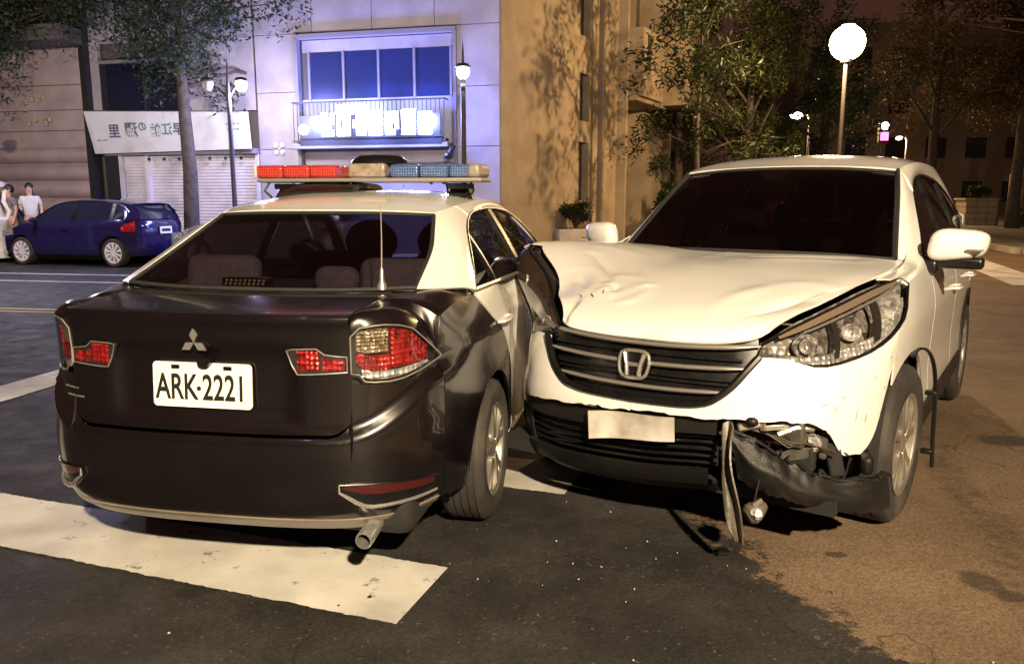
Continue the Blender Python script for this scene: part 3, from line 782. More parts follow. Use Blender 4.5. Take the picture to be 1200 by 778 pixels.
# ==================================================================== POLICE SEDAN (seen from behind)
def build_sedan():
    car = empty('police_car', (-.9324, 3.5906, 0), -.1771)
    tag(car, 'black and white police sedan with a red and blue roof light bar, plate ARK-2221', 'police car')
    CT = (0, 1.2, .6)
    # ---- skin
    def zc(x): return itp(abs(x), [0, .5, .6, .7, .80, .86], [.625, .63, .655, .72, .82, .86])
    sideZ = [.16, .22, .30, .42, .62, .80, .865, .885, .94, 1.0, 1.06]
    sideO = [-.10, -.045, -.012, 0, .006, .002, 0, -.012, -.03, -.055, -.085]
    def off(y, x, z):
        t = sstep(-.72, -.30, y) * (1 - sstep(2.9, 3.3, y))
        k = zc(x)
        lo = itp(z, [.20, .27, .31, .36, .45, .55, .62], [-.16, -.075, -.04, -.012, .004, .008, .004])
        hi = itp(z, [.6, .70, .80, .90, .97, 1.02, 1.05], [-.016, -.026, -.032, -.034, -.03, -.022, -.018])
        a = sstep(k - .022, k + .012, z)
        rear = lo * (1 - a) + hi * a
        side = itp(z, sideZ, sideO)
        return rear * (1 - t) + side * t
    W = Shell([(0, -.955), (.30, -.945), (.54, -.90), (.69, -.80), (.78, -.64), (.832, -.42), (.862, -.10), (.878, .4), (.882, 1.0), (.88, 1.6), (.876, 2.2), (.866, 2.7), (.84, 3.1), (.76, 3.38), (.6, 3.53), (.35, 3.6), (0, 3.62)], off)
    # dents of the struck right rear door
    def dent(p):
        x, y, z = p
        if x > .5:
            d = math.exp(-((y - .80) / .36) ** 2 - ((z - .72) / .36) ** 2) * sstep(.30, .50, y)
            x = x - .075 * d
            x += .03 * noise.noise(Vector((y * 5, z * 4, 1.7))) * d
        return np.array((x, y, z))
    sL = W.sx(.545)                       # trunk cut line
    # ---- boot lid : rear face, lip and deck
    deckF = lambda x: (-.485 + .10 * (x / .66) ** 2, 1.072 + .006 * (x / .66) ** 2)
    def lid(u, v):
        x = u
        s = W.sx(abs(x))
        pts = []
        zb_ = .632 + .045 * max(0, (abs(x) - .47) / .071) ** 2
        for z in (zb_, .028 + zb_ * 1.0, max(.70, zb_ + .045), .76, .84, .90, .95, 1.0):
            p = W.at(s, z); e = 0.
            m = (1 - sstep(.30, .38, abs(x))) * sstep(.655, .70, z) * (1 - sstep(.885, .935, z))
            pts.append(np.array((x, p[1] + .028 * m, z)))
        p = W.at(s, 1.04)
        yl = p[1]
        pts += [np.array((x, yl - .004, 1.03)), np.array((x, yl + .002, 1.046)), np.array((x, yl + .02, 1.052))]
        yf, zf = deckF(x)
        for k in (.25, .5, .75, 1.):
            pts.append(np.array((x, yl + .02 + (yf - yl - .02) * k, 1.052 + (zf - 1.052) * (1 - (1 - k) ** 1.4))))
        return cr(pts, v)
    slab('boot_lid', lid, lin(-.541, .541, 45), lin(0, 1, 56), M_black, car, .008)
    # ---- rear bumper, one piece round both corners
    sT = W.sy(-.60)
    def btop(s):
        x = abs(W.at(abs(s), .7)[0])
        return itp(abs(s), [0, sL - .075, sL - .04, sL - .02, sL - .004, sL + .004, sL + .03, sL + .17, sT], [.622, .622, .632, .646, .667, .80, .806, .797, .845])
    def bum(s, v):
        a = abs(s); z0 = itp(a, [0, sT - .2, sT], [.318, .318, .30]); z1 = btop(s)
        return W.at(a, z0 + (z1 - z0) * v, 1 if s >= 0 else -1)
    SS = sorted(set(lin(-sT, sT, 60) + [sL - .005, sL + .005, -sL - .005, -sL + .005, sL - .02, sL - .04, -sL + .02, -sL + .04]))
    slab('rear_bumper', bum, SS, lin(0, 1, 30), M_black, car, .012)
    def lip(s, v):
        a = abs(s); z = .262 + (.314 - .262) * v
        return W.at(a, z, 1 if s >= 0 else -1, .006 if v > .45 else 0.)
    slab('bumper_lip', lip, lin(-sT, sT, 50), lin(0, 1, 8), pm('bumper_lip_grey', (.20, .17, .14), .35, coat=.5, var=.15), car, .02)
    # corner vents
    for sd in (1, -1):
        a0, a1 = W.sx(.50), W.sx(.775)
        zt = lambda k: itp(k, [0, .25, 1], [.455, .452, .42]); zb = lambda k: itp(k, [0, .28, 1], [.44, .375, .372])
        slab('reflector', lambda u, v: W.at(a0 + (a1 - a0) * u, zb(u) + (zt(u) - zb(u)) * (.55 + .45 * v), sd, .006), lin(.04, .96, 12), lin(0, 1, 5), M_redlens, car, .006)
        slab('vent', lambda u, v: W.at(a0 + (a1 - a0) * u, zb(u) + (zt(u) - zb(u)) * (.02 + .50 * v), sd, .003), lin(.05, .96, 12), lin(0, 1, 5), M_trim, car, .004)
        path = [W.at(a0 + (a1 - a0) * 0, .462, sd, .010)] + [W.at(a0 + (a1 - a0) * k, zb(k) - .006, sd, .012) for k in (.0, .07, .14, .21, .28, .4, .55, .7, .85, 1.0)]
        MB().tube(path, [.003, .005, .007, .008, .008, .008, .007, .007, .007, .006, .005], 8).build('vent_trim', M_chrome, car)
        MB().tube([W.at(a0 + (a1 - a0) * k, zt(k) + .004, sd, .006) for k in (0, .25, .5, .75, 1.)], .004, 6).build('vent_trim', M_trim, car)
    # ---- tail lamps
    for sd in (1, -1):
        o = empty('tail_lamp', (0, 0, 0), 0, car)
        b0, b1 = sL + .006, sT + .02
        tz = lambda k: itp(k, [0, .08, .3, .55, .8, 1], [.975, 1.005, 1.012, .995, .93, .866])
        bz = lambda k: itp(k, [0, .07, .12, .35, .6, .8, 1], [.845, .84, .815, .808, .818, .838, .862])
        def LP(k, f, ex): return W.at(b0 + (b1 - b0) * k, bz(k) + (tz(k) - bz(k)) * f, sd, ex)
        slab('housing', lambda u, v: LP(u, v, -.030), lin(0, 1, 20), lin(0, 1, 8), M_smoke, o, .01)
        slab('lens', lambda u, v: LP(u, v, .004 + .004 * math.sin(math.pi * min(1, max(0, v))) * math.sin(math.pi * min(1, max(0, u)))), lin(0, 1, 26), lin(0, 1, 12), M_clear, o, .003)
        def seg(name, u0, u1, v0, v1, m, ex=-.012, sl=0.):
            slab(name, lambda u, v: LP(u + sl * (v - v0), v, ex), lin(u0, u1, 9), lin(v0, v1, 7), m, o, .014)
        seg('tan_reflector', .05, .36, .50, .92, M_amber)
        seg('red_reflector', .05, .38, .20, .46, M_red, -.010)
        seg('red_reflector', .39, .84, .22, .93, M_red, -.008)
        seg('clear_strip', .10, .86, .03, .17, M_opt, -.014)
        rim = [LP(0, f, .006) for f in (0, .5, 1)] + [LP(k, 1, .006) for k in (.08, .2, .3, .45, .6, .75, .88, .97)] + [LP(1, .5, .006)] + [LP(k, 0, .006) for k in (.97, .85, .7, .5, .35, .2, .12, .07)]
        MB().tube(rim, .0028, 6, closed=True).build('lens_rim', M_dchrome, o)
        # inner lamp on the boot lid
        i0, i1 = W.sx(.33), sL - .008
        tq = lambda k: itp(k, [0, .5, .62, 1], [.932, .935, .915, .905]); bq = lambda k: itp(k, [0, .18, 1], [.925, .845, .852])
        def IP(k, f, ex): return W.at(i0 + (i1 - i0) * k, bq(k) + (tq(k) - bq(k)) * f, sd, ex)
        n = empty('boot_lamp', (0, 0, 0), 0, car)
        slab('housing', lambda u, v: IP(u, v, .003), lin(0, 1, 12), lin(0, 1, 5), M_smoke, n, .008)
        slab('lens', lambda u, v: IP(u, v, .009), lin(.0, 1, 12), lin(0, 1, 5), M_clear, n, .002)
        slab('red_reflector', lambda u, v: IP(u, v, .006), lin(.17, .52, 8), lin(.15, .92, 5), M_red, n, .004)
        slab('red_reflector', lambda u, v: IP(u, v, .006), lin(.58, .96, 8), lin(.15, .78, 5), M_red, n, .004)
        MB().tube([IP(0, .5, .010)] + [IP(k, 1, .010) for k in (.1, .3, .5, .62, .8, 1)] + [IP(k, 0, .010) for k in (1, .8, .6, .4, .25, .17, .08)], .0026, 6, closed=True).build('lens_rim', M_dchrome, n)
    # ---- rear quarters (column patch: wheel arch below, door cut and shoulder above)
    RA, ZA = .365, .318
    def zedge(y): return itp(y, [-.13, .05, .27, .37, .43, .46], [1.052, .92, .75, .60, .45, .30])
    def qz1(y):
        s = itp(y, [-.62, -.5, -.13], [1.0, 1.02, 1.04])
        return min(s, zedge(y) if y > -.13 else 9)
    for sd in (1, -1):
        cols = lin(-.595, -RA - .005, 8) + arch_cols(0, RA, 18) + [.40, .43, .455]
        def q(y, v, sd=sd):
            z0 = arch_z(y, 0, ZA, RA, .28); z1 = qz1(y)
            if y < -.5: z0 = max(z0, .30)
            z1 = max(z1, z0 + .004)
            s = W.sy(y)
            if y < -.56:      # behind the lamp: start above it
                pass
            return W.at(s, z0 + (z1 - z0) * v, sd)
        slab('rear_quarter', q, cols, lin(0, 1, 26), M_black, car, .008, df=dent if sd > 0 else None)
        # top of the quarter: between boot lid and shoulder
        def qt(u, v, sd=sd):
            if u < .5:
                k = u / .5; so = sL + .006 + (sT + .012 - sL) * k
                po = W.at(so, itp(k, [0, .08, .3, .55, .8, 1], [.975, 1.005, 1.012, .995, .93, .866]) + .003, 1, .002)
                y0 = W.at(sL, 1.04)[1] + .004; y = y0 + (-.60 - y0) * k
            else:
                y = itp(u, [.5, .62, 1], [-.60, -.565, -.12])
                po = W.at(W.sy(y), .87 + (qz1(y) - .87) * sstep(-.597, -.56, y), 1, .002)
            xi = itp(y, [-.9, -.47, -.40, -.12], [.545, .545, .64, .66])
            zi = itp(y, [-.90, -.84, -.60, -.40, -.12], [1.044, 1.052, 1.066, 1.080, 1.09])
            p = np.array((xi, y, zi)) * (1 - v) + po * v
            b = sstep(0, .12, u)
            p[2] += (.018 + .022 * sstep(.1, .5, u) * (1 - sstep(.5, .62, u))) * math.sin(math.pi * v) * b
            p[0] += (.012 + .03 * sstep(.1, .5, u) * (1 - sstep(.5, .62, u))) * math.sin(math.pi * v) * b
            p[0] *= sd
            return p
        slab('quarter_shoulder', qt, lin(0, 1, 22), lin(0, 1, 9), M_black, car, .006)
        # wheel well and arch lip
        MB().tube([W.at(W.sy(y), arch_z(y, 0, ZA, RA, .28), sd, -.006) for y in arch_cols(0, RA, 20)], .009, 6).build('arch_lip', M_black, car)
        for yc in (0, 2.635):
            slab('wheel_well', lambda u, v, sd=sd, yc=yc: np.array((sd * (.55 + .285 * v), yc - .385 * math.cos(math.pi * u), .30 + .385 * math.sin(math.pi * u))), lin(0, 1, 16), lin(0, 1, 3), M_under, car, .004, center=(0, yc, .3))
    # ---- doors and front wings
    belt = lambda y: itp(y, [-.13, .6, 1.4, 2.2, 2.5], [1.052, 1.038, 1.015, .985, .975])
    yq = lambda z: itp(z, [.2, .30, .45, .60, .75, .92, 1.06], [.465, .465, .437, .378, .278, .058, -.125])
    for sd in (1, -1):
        df = dent if sd > 0 else None
        def rd(u, v, sd=sd):
            z = .24 + v * (belt(.4) - .24); y = yq(z) + (1.035 - yq(z)) * u
            z = .24 + v * (belt(y) - .24)
            return W.at(W.sy(y), z, sd)
        d = slab('rear_door', rd, lin(.008, 1, 26), lin(0, 1, 34), M_white, car, .008, df=df)
        MB().tube([dent(W.at(W.sy(y), .885, sd, e)) if sd > 0 else W.at(W.sy(y), .885, sd, e) for y, e in ((.10, .002), (.12, .03), (.18, .038), (.26, .038), (.31, .028), (.33, .002))], .011, 8, flat=.7).build('door_handle', M_white, d)
        def fd(u, v, sd=sd):
            y = 1.042 + (2.13 - 1.042) * u; z = .24 + v * (belt(y) - .24)
            return W.at(W.sy(y), z, sd)
        d = slab('front_door', fd, lin(0, 1, 20), lin(0, 1, 26), M_white, car, .008, df=df)
        MB().tube([W.at(W.sy(y), .87, sd, e) for y, e in ((1.14, .002), (1.16, .03), (1.22, .038), (1.30, .038), (1.35, .028), (1.37, .002))], .011, 8, flat=.7).build('door_handle', M_white, d)
        slab('sill', lambda u, v, sd=sd: W.at(W.sy(.40 + 1.82 * u), .17 + .066 * v, sd), lin(0, 1, 14), lin(0, 1, 4), M_black, car, .01)
        cols = [2.138, 2.2, 2.25] + arch_cols(2.635, .365, 16) + [3.02, 3.06, 3.1]
        def fw(y, v, sd=sd):
            z0 = arch_z(y, 2.635, ZA, .365, .26); z1 = itp(y, [2.1, 2.6, 3.1], [.99, .93, .80])
            return W.at(W.sy(y), z0 + (z1 - z0) * v, sd)
        slab('front_wing', fw, cols, lin(0, 1, 14), M_black, car, .008)
        # mirror
        mm = MB().sphere((sd * .98, 2.02, 1.05), (.10, .055, .07), 14)
        mm.tube([(sd * .84, 2.05, 1.0), (sd * .93, 2.03, 1.02)], .025, 8)
        mm.build('door_mirror', M_black, car)
    # front end
    def fb(s, v):
        a = W.L - abs(s); z = .22 + (.74 - .22) * v
        return W.at(a, z, 1 if s >= 0 else -1)
    sF = W.L - W.sy(3.1)
    slab('front_bumper', fb, lin(-sF, sF, 30), lin(0, 1, 12), M_black, car, .01)
    slab('bonnet', cg([sym([(0, 3.52, .76), (.3, 3.5, .76), (.6, 3.38, .75), (.78, 3.15, .76)]), sym([(0, 3.2, .86), (.3, 3.2, .86), (.6, 3.1, .84), (.81, 2.9, .84)]), sym([(0, 2.8, .93), (.3, 2.8, .93), (.6, 2.75, .92), (.82, 2.6, .90)]), sym([(0, 2.35, 1.0), (.3, 2.35, 1.0), (.6, 2.25, .995), (.8, 2.14, .975)])]), lin(0, 1, 24), lin(0, 1, 16), M_black, car, .006)
    # ---- greenhouse
    slab('rear_window', cg([sym([(0, -.478, 1.082), (.36, -.455, 1.084), (.628, -.39, 1.092)]), sym([(0, -.15, 1.235), (.34, -.135, 1.230), (.60, -.075, 1.215)]), sym([(0, .175, 1.372), (.30, .185, 1.370), (.535, .22, 1.362)])]), lin(0, 1, 24), lin(0, 1, 14), M_tint, car, .004)
    # black frit band round the rear window
    fr = cg([sym([(0, -.478, 1.082), (.36, -.455, 1.084), (.628, -.39, 1.092)]), sym([(0, -.15, 1.235), (.34, -.135, 1.230), (.60, -.075, 1.215)]), sym([(0, .175, 1.372), (.30, .185, 1.370), (.535, .22, 1.362)])])
    rp = [fr(k, 0) for k in lin(0, 1, 13)] + [fr(1, k) for k in lin(.1, 1, 8)] + [fr(k, 1) for k in lin(.94, .06, 12)] + [fr(0, k) for k in lin(1, .1, 8)]
    MB().tube(rp, .009, 6, closed=True).build('rear_window_seal', M_rubber, car)
    roof = cg([sym([(0, .19, 1.388), (.28, .20, 1.386), (.43, .215, 1.381), (.545, .235, 1.372)]),
               sym([(0, .45, 1.442), (.28, .45, 1.437), (.45, .45, 1.422), (.575, .45, 1.402)]),
               sym([(0, .85, 1.482), (.30, .85, 1.476), (.47, .85, 1.458), (.602, .85, 1.430)]),
               sym([(0, 1.3, 1.482), (.30, 1.3, 1.475), (.47, 1.3, 1.455), (.605, 1.3, 1.425)]),
               sym([(0, 1.7, 1.43), (.30, 1.69, 1.424), (.47, 1.66, 1.405), (.60, 1.62, 1.380)])])
    slab('roof', roof, lin(0, 1, 34), lin(0, 1, 26), M_white, car, .01)
    Gx = lambda y, z: .812 - .205 * max(0, (z - 1.04) / .38) ** 1.2 - .02 * ((y - .9) / 1.2) ** 2
    zh = lambda y: itp(y, [-.08, .02, .12, .28, .45, .60, 1.0, 1.45, 1.75, 2.0, 2.24], [1.062, 1.12, 1.19, 1.295, 1.352, 1.375, 1.388, 1.368, 1.30, 1.18, 1.005])
    rail = lambda y: cr([np.array(p, float) for p in [(.545, .235, 1.372), (.575, .45, 1.402), (.602, .85, 1.430), (.605, 1.3, 1.425), (.60, 1.62, 1.380)]], itp(y, [.235, .45, .85, 1.3, 1.62], [0, .25, .5, .75, 1]))
    for sd in (1, -1):
        ins = cg([[(.638, -.40, 1.094), (.735, -.30, 1.085), (.785, -.18, 1.072), (.812, -.11, 1.056)],
                  [(.615, -.09, 1.218), (.690, -.03, 1.205), (.735, .02, 1.185), (Gx(.10, 1.175), .095, 1.172)],
                  [(.575, .10, 1.310), (.630, .15, 1.302), (.665, .20, 1.290), (Gx(.27, 1.285), .262, 1.282)],
                  [(.540, .245, 1.378), (.577, .38, 1.393), (.597, .46, 1.392), (Gx(.5, 1.365), .50, 1.362)]])
        slab('roof_pillar', mir(ins, sd), lin(0, 1, 12), lin(0, 1, 18), M_white, car, .008)
        def fr2(u, v, sd=sd):
            y = .47 + (1.62 - .47) * u; p0 = np.array((Gx(y, zh(y)), y, zh(y))); p1 = rail(y)
            p = p0 * (1 - v) + p1 * v; p[0] += .008 * math.sin(math.pi * v); p[0] *= sd
            return p
        slab('door_frame', fr2, lin(0, 1, 20), lin(0, 1, 5), M_white, car, .008)
        # windscreen pillar
        ap = cg([[(.60, 1.60, 1.385), (Gx(1.62, 1.34), 1.62, 1.335)], [(.66, 1.95, 1.22), (Gx(1.95, 1.21) - .0, 1.93, 1.20)], [(.74, 2.30, 1.02), (Gx(2.24, 1.0), 2.22, .995)]])
        slab('windscreen_pillar', mir(ap, sd), lin(0, 1, 5), lin(0, 1, 10), M_white, car, .01)
        def win(y0, y1, name, drop=0.):
            def f(u, v):
                y = y0 + (y1 - y0) * u; a = belt(y) - .005; b = zh(y) - .004
                z = a + max(b - a, .002) * v
                return np.array((sd * (Gx(y, z) - .012), y, z))
            slab(name, f, lin(0, 1, 18), lin(0, 1, 10), M_tint, car, .004)
        win(-.06, 1.0, 'rear_side_window'); win(1.09, 2.2, 'front_side_window')
        def strip(ya, yb, w, name, m):
            def f(u, v):
                k = v; y = ya + (yb - ya) * v + w * (u - .5); z = belt(y) - .01 + (zh(y) + .012 - belt(y)) * v
                return np.array((sd * (Gx(y, z) + .001), y, z))
            slab(name, f, lin(0, 1, 4), lin(0, 1, 10), m, car, .012)
        strip(1.06, 1.02, .085, 'centre_pillar', M_trim); strip(.36, .26, .022, 'window_divider', M_trim)
        MB().tube([(sd * (Gx(y, belt(y)) + .004), y, belt(y) + .004) for y in lin(-.07, 2.15, 16)], .009, 6).build('window_trim', M_dchrome, car)
        MB().tube([(sd * (Gx(y, zh(y)) + .002), y, zh(y) - .002) for y in lin(-.06, 2.2, 26)], .006, 6).build('window_seal', M_trim, car)
    slab('windscreen', cg([sym([(0, 1.71, 1.42), (.3, 1.69, 1.415), (.595, 1.61, 1.37)]), sym([(0, 2.05, 1.25), (.33, 2.02, 1.24), (.66, 1.94, 1.20)]), sym([(0, 2.40, 1.03), (.36, 2.36, 1.025), (.74, 2.22, 1.0)])]), lin(0, 1, 18), lin(0, 1, 12), M_tint, car, .004, center=(0, 1, .8))
    # ---- inner shell: closes the gaps between panels
    for sd in (1, -1):
        cols = lin(-.90, -.40, 6) + arch_cols(0, .385, 10) + [.5, 1., 1.5, 2.] + arch_cols(2.635, .385, 10) + [3.1, 3.4]
        def sh(y, v, sd=sd):
            z0 = arch_z(y, 0, .31, .385, .24); z0 = max(z0, arch_z(y, 2.635, .31, .385, .24)); z1 = itp(y, [-.9, 2, 3.4], [.96, .93, .66])
            p = W.at(W.sy(y), z0 + (z1 - z0) * v, sd, -.035 - .07 * (1 if .2 < y < 1.3 and sd > 0 else 0)); return p
        slab('inner_shell', sh, cols, lin(0, 1, 8), M_under, car, .004)
    slab('inner_shell', lambda u, v: W.at(abs(u), .30 + .62 * v, 1 if u > 0 else -1, -.05), lin(-W.sy(-.88), W.sy(-.88), 20), lin(0, 1, 4), M_under, car, .004)
    MB().box((0, 1.45, .23), (1.5, 3.6, .05)).box((0, -.52, .30), (1.1, .45, .08)).build('floor_pan', M_under, car)
    # axle and exhaust
    MB().tube([(-.75, 0, .31), (.75, 0, .31)], .04, 8).build('rear_axle', M_under, car)
    ex = MB()
    def ring(p, q, r0, r1):
        ex.tube([p, q], r0, 18)
    prof = [(.025, 0), (.029, .0), (.031, .004), (.031, .12), (.028, .14), (.024, .13), (.024, .0)]
    ex = MB().lathe(prof, 24, axis='y'); ex.map(lambda p: (p[0] + .585, p[1] - .925, p[2] + .262 + (p[1]) * .1))
    ex.build('exhaust_tip', M_chrome, car)
    MB().box((.56, -.62, .30), (.32, .34, .16)).build('silencer', M_under, car, bevel=.05, seg=3)
    # ---- wheels
    for sx_ in (1, -1):
        wheel(car, sx_ * .775, 0, .318, .205, sx_, .208)
        wheel(car, sx_ * .775, 2.635, .318, .205, sx_, .208)
    # ---- plate, badge, details on the boot lid
    yp = W.at(0, .8)[1] + .028
    pl = MB()
    poly = []
    for cx, cy, a0 in ((.175, .065, 0), (-.175, .065, 90), (-.175, -.065, 180), (.175, -.065, 270)):
        for k in range(5):
            a = R(a0 + 22.5 * k); poly.append((cx + .015 * math.cos(a), cy + .015 * math.sin(a)))
    Mp = Matrix.Translation((0, yp - .012, .792)) @ Matrix.Rotation(R(86), 4, 'X')
    pl.prism(poly, .004, Mp)
    plate = pl.build('number_plate', M_plate, car, sharp=30)
    th = R(86)
    def onp(x, y, o=.0050):
        v = Mp @ Vector((x, y, o)); return v
    text_mesh('plate_lettering', 'ARK', .128, M_ink, plate, onp(-.098, -.012), (th, 0, 0), .0006, sx=.66, bold=.0022)
    text_mesh('plate_lettering', '2221', .128, M_ink, plate, onp(.085, -.012), (th, 0, 0), .0006, sx=.66, bold=.0022)
    MB().lathe([(0, 0), (.0085, 0), (.0085, .002), (0, .002)], 12, axis='z').map(lambda p: Mp @ Vector((p[0] - .012, p[1] - .012, p[2] + .004))).build('plate_dot', M_ink, plate)
    for bx in (-.10, .10):
        MB().box((0, 0, 0), (.03, .013, .006)).map(lambda p: Mp @ Vector((p[0] + bx, p[1] + .064, p[2] + .006))).build('plate_bolt', M_trim, plate)
    MB().lathe([(0, .03), (.020, .03), (.024, .02), (.024, 0), (0, 0)], 14, axis='y').map(lambda p: (p[0] + .02, yp - .035 + p[1], .878 + p[2] * .7)).build('boot_latch_button', M_trim, car)
    0 and slab('plate_lamp_bar', lambda u, v: np.array((-.30 + .60 * u, yp - .030 + .012 * v, .905 + .016 * v)), lin(0, 1, 10), lin(0, 1, 3), M_trim, car, .012)
    # three-diamond badge
    bd = MB()
    rr = .041
    for k in range(3):
        a = R(90 + 120 * k)
        dx, dy = math.cos(a), math.sin(a)
        px, py = -dy, dx
        L2, Wd = rr * 1.12, rr * .56
        poly = [(0, 0), (dx * L2 * .5 - px * Wd * .56, dy * L2 * .5 - py * Wd * .56), (dx * L2, dy * L2), (dx * L2 * .5 + px * Wd * .56, dy * L2 * .5 + py * Wd * .56)]
        yb = W.at(0, .955)[1]
        bd.prism([(p[0] * 1.15, p[1] * 1.15) for p in poly], .006, Matrix.Translation((-.01, yb - .001, .948)) @ Matrix.Rotation(R(88), 4, 'X'))
    bd.build('boot_badge', M_chrome, car, sharp=20)
    for (x0, x1, z) in ((-.62, -.53, .752), (-.60, -.50, .722)):
        q = [W.at(W.sx(-xx), z, -1, .002) for xx in lin(x0, x1, 6)]
        MB().tube(q, .0035, 4).build('boot_lettering', M_dchrome, car)
    # ---- whip aerial
    an = MB().lathe([(0, 0), (.022, 0), (.018, .02), (.010, .035), (.008, .075), (.0035, .085), (0, .085)], 12, c=(.50, -.42, 1.086))
    an.tube([(.50, -.42, 1.165), (.503, -.42, 1.29), (.505, -.425, 1.425)], [.0035, .0026, .0018], 6)
    an.build('whip_aerial', M_dchrome, car)
    # ---- light bar
    lb = empty('light_bar', (0, 0, 0), 0, car)
    Y, Z = .90, 1.540
    MB().box((0, Y, Z - .002), (1.29, .25, .022)).build('base', M_alu2, lb, bevel=.008)
    for k in range(3):
        MB().box((-.565 + k * .158, Y, Z + .046), (.154, .25, .068)).build('red_lens', M_lbred, lb, bevel=.012)
        MB().box((.215 + k * .165, Y, Z + .046), (.16, .25, .068)).build('blue_lens', M_lbblue, lb, bevel=.012)
    MB().box((0.0, Y - .0, Z + .050), (.21, .24, .075)).build('alley_lamp', pm('smoked_lens', (.30, .25, .20), .2, coat=1., var=.3, vscale=30, bump=.3, bscale=90), lb, bevel=.012)
    MB().lathe([(0, .052), (.12, .045), (.155, .022), (.165, 0), (0, 0)], 20, c=(.03, Y + .02, Z + .088), sc=(1, .8)).build('top_dome', M_trim, lb)
    MB().box((.60, Y, Z + .046), (.075, .26, .074)).build('end_cap', M_alu2, lb, bevel=.02)
    MB().box((-.652, Y, Z + .046), (.018, .25, .068)).build('end_cap', pm('pale_end_cap', (.6, .5, .6), .4), lb, bevel=.005)
    for sx_ in (1, -1):
        f = MB().box((sx_ * .50, Y, Z - .035), (.11, .18, .03)).box((sx_ * .50, Y, Z - .075), (.16, .10, .06), taper=.6)
        f.tube([(sx_ * .44, Y - .08, Z - .02), (sx_ * .46, Y - .12, Z - .075), (sx_ * .55, Y - .10, Z - .10)], .007, 6)
        f.tube([(sx_ * .58, Y - .10, Z - .015), (sx_ * .60, Y - .12, Z - .06), (sx_ * .565, Y - .10, Z - .10)], .007, 6)
        f.build('mounting_foot', M_trim, lb)
    for bx in (-.2, -.1, .36, .43):
        MB().lathe([(0, -.012), (.008, -.012), (.008, 0), (0, 0)], 8, c=(bx, Y - .10, Z - .014)).build('bolt', M_trim, lb)
    slab('dark_roof_wedge', cg([[(-.50, .72, 1.462), (-.35, .70, 1.475), (-.05, .70, 1.484)], [(-.46, .80, 1.505), (-.35, .80, 1.524), (-.05, .80, 1.520)], [(-.46, 1.1, 1.505), (-.35, 1.1, 1.524), (-.05, 1.1, 1.520)], [(-.50, 1.2, 1.462), (-.35, 1.22, 1.475), (-.05, 1.22, 1.484)]]), lin(0, 1, 10), lin(0, 1, 10), M_trim, car, .03)  # low black wedge, stands in for an unidentified dark shape over the roof
    # ---- cabin
    slab('parcel_shelf', cg([[(-.62, -.38, 1.075), (0, -.44, 1.075), (.62, -.38, 1.075)], [(-.62, .0, 1.03), (0, .0, 1.03), (.62, .0, 1.03)]]), lin(0, 1, 8), lin(0, 1, 4), M_inner, car, .01)
    MB().box((0, .12, .78), (1.25, .16, .56), rot=(R(-14), 0, 0)).box((0, .42, .47), (1.25, .55, .16)).build('rear_seat', M_dseat, car, bevel=.05, seg=3)
    for x, z, sxx in ((-.43, 1.12, .205), (.42, 1.115, .20), (.13, 1.105, .12)):
        MB().box((x, .02, z - .035), (sxx * 1.75, .12, .19 if sxx > .15 else .13), rot=(R(-8), 0, 0)).build('headrest', M_seat, car, bevel=.055, seg=5)
    for x in (-.37, .37):
        MB().box((x, 1.18, .80), (.48, .15, .66), rot=(R(-16), 0, 0)).box((x, 1.45, .46), (.50, .52, .16)).build('front_seat', M_dseat, car, bevel=.06, seg=3)
        MB().sphere((x + (.3 if x < 0 else 0), 1.02, 1.19), (.16, .07, .13), 18).build('front_headrest', M_dseat, car)
    MB().box((0, 2.0, .86), (1.4, .36, .22)).build('dashboard', M_inner, car, bevel=.05, seg=3)
    MB().tube([(-.37 + .18 * math.cos(a), 1.78 + .05 * math.sin(a), .93 + .17 * math.sin(a)) for a in lin(0, 2 * math.pi, 20)[:-1]], .015, 6, closed=True).build('steering_wheel', M_inner, car)
    bx = MB().box((-.14, -.30, 1.093), (.21, .05, .035)).build('rear_flasher', M_trim, car, bevel=.004)
    for r_ in range(2):
        for k in range(9):
            MB().sphere((-.225 + k * .021 + .005 * r_, -.328, 1.086 + r_ * .014), (.007, .005, .006), 6).build('flasher_cell', pm('flasher_cells', (.75, .62, .3), .3, coat=1.) if 'flasher_cells' not in MATS else MATS['flasher_cells'], bx)
    return car
sedan = build_sedan()
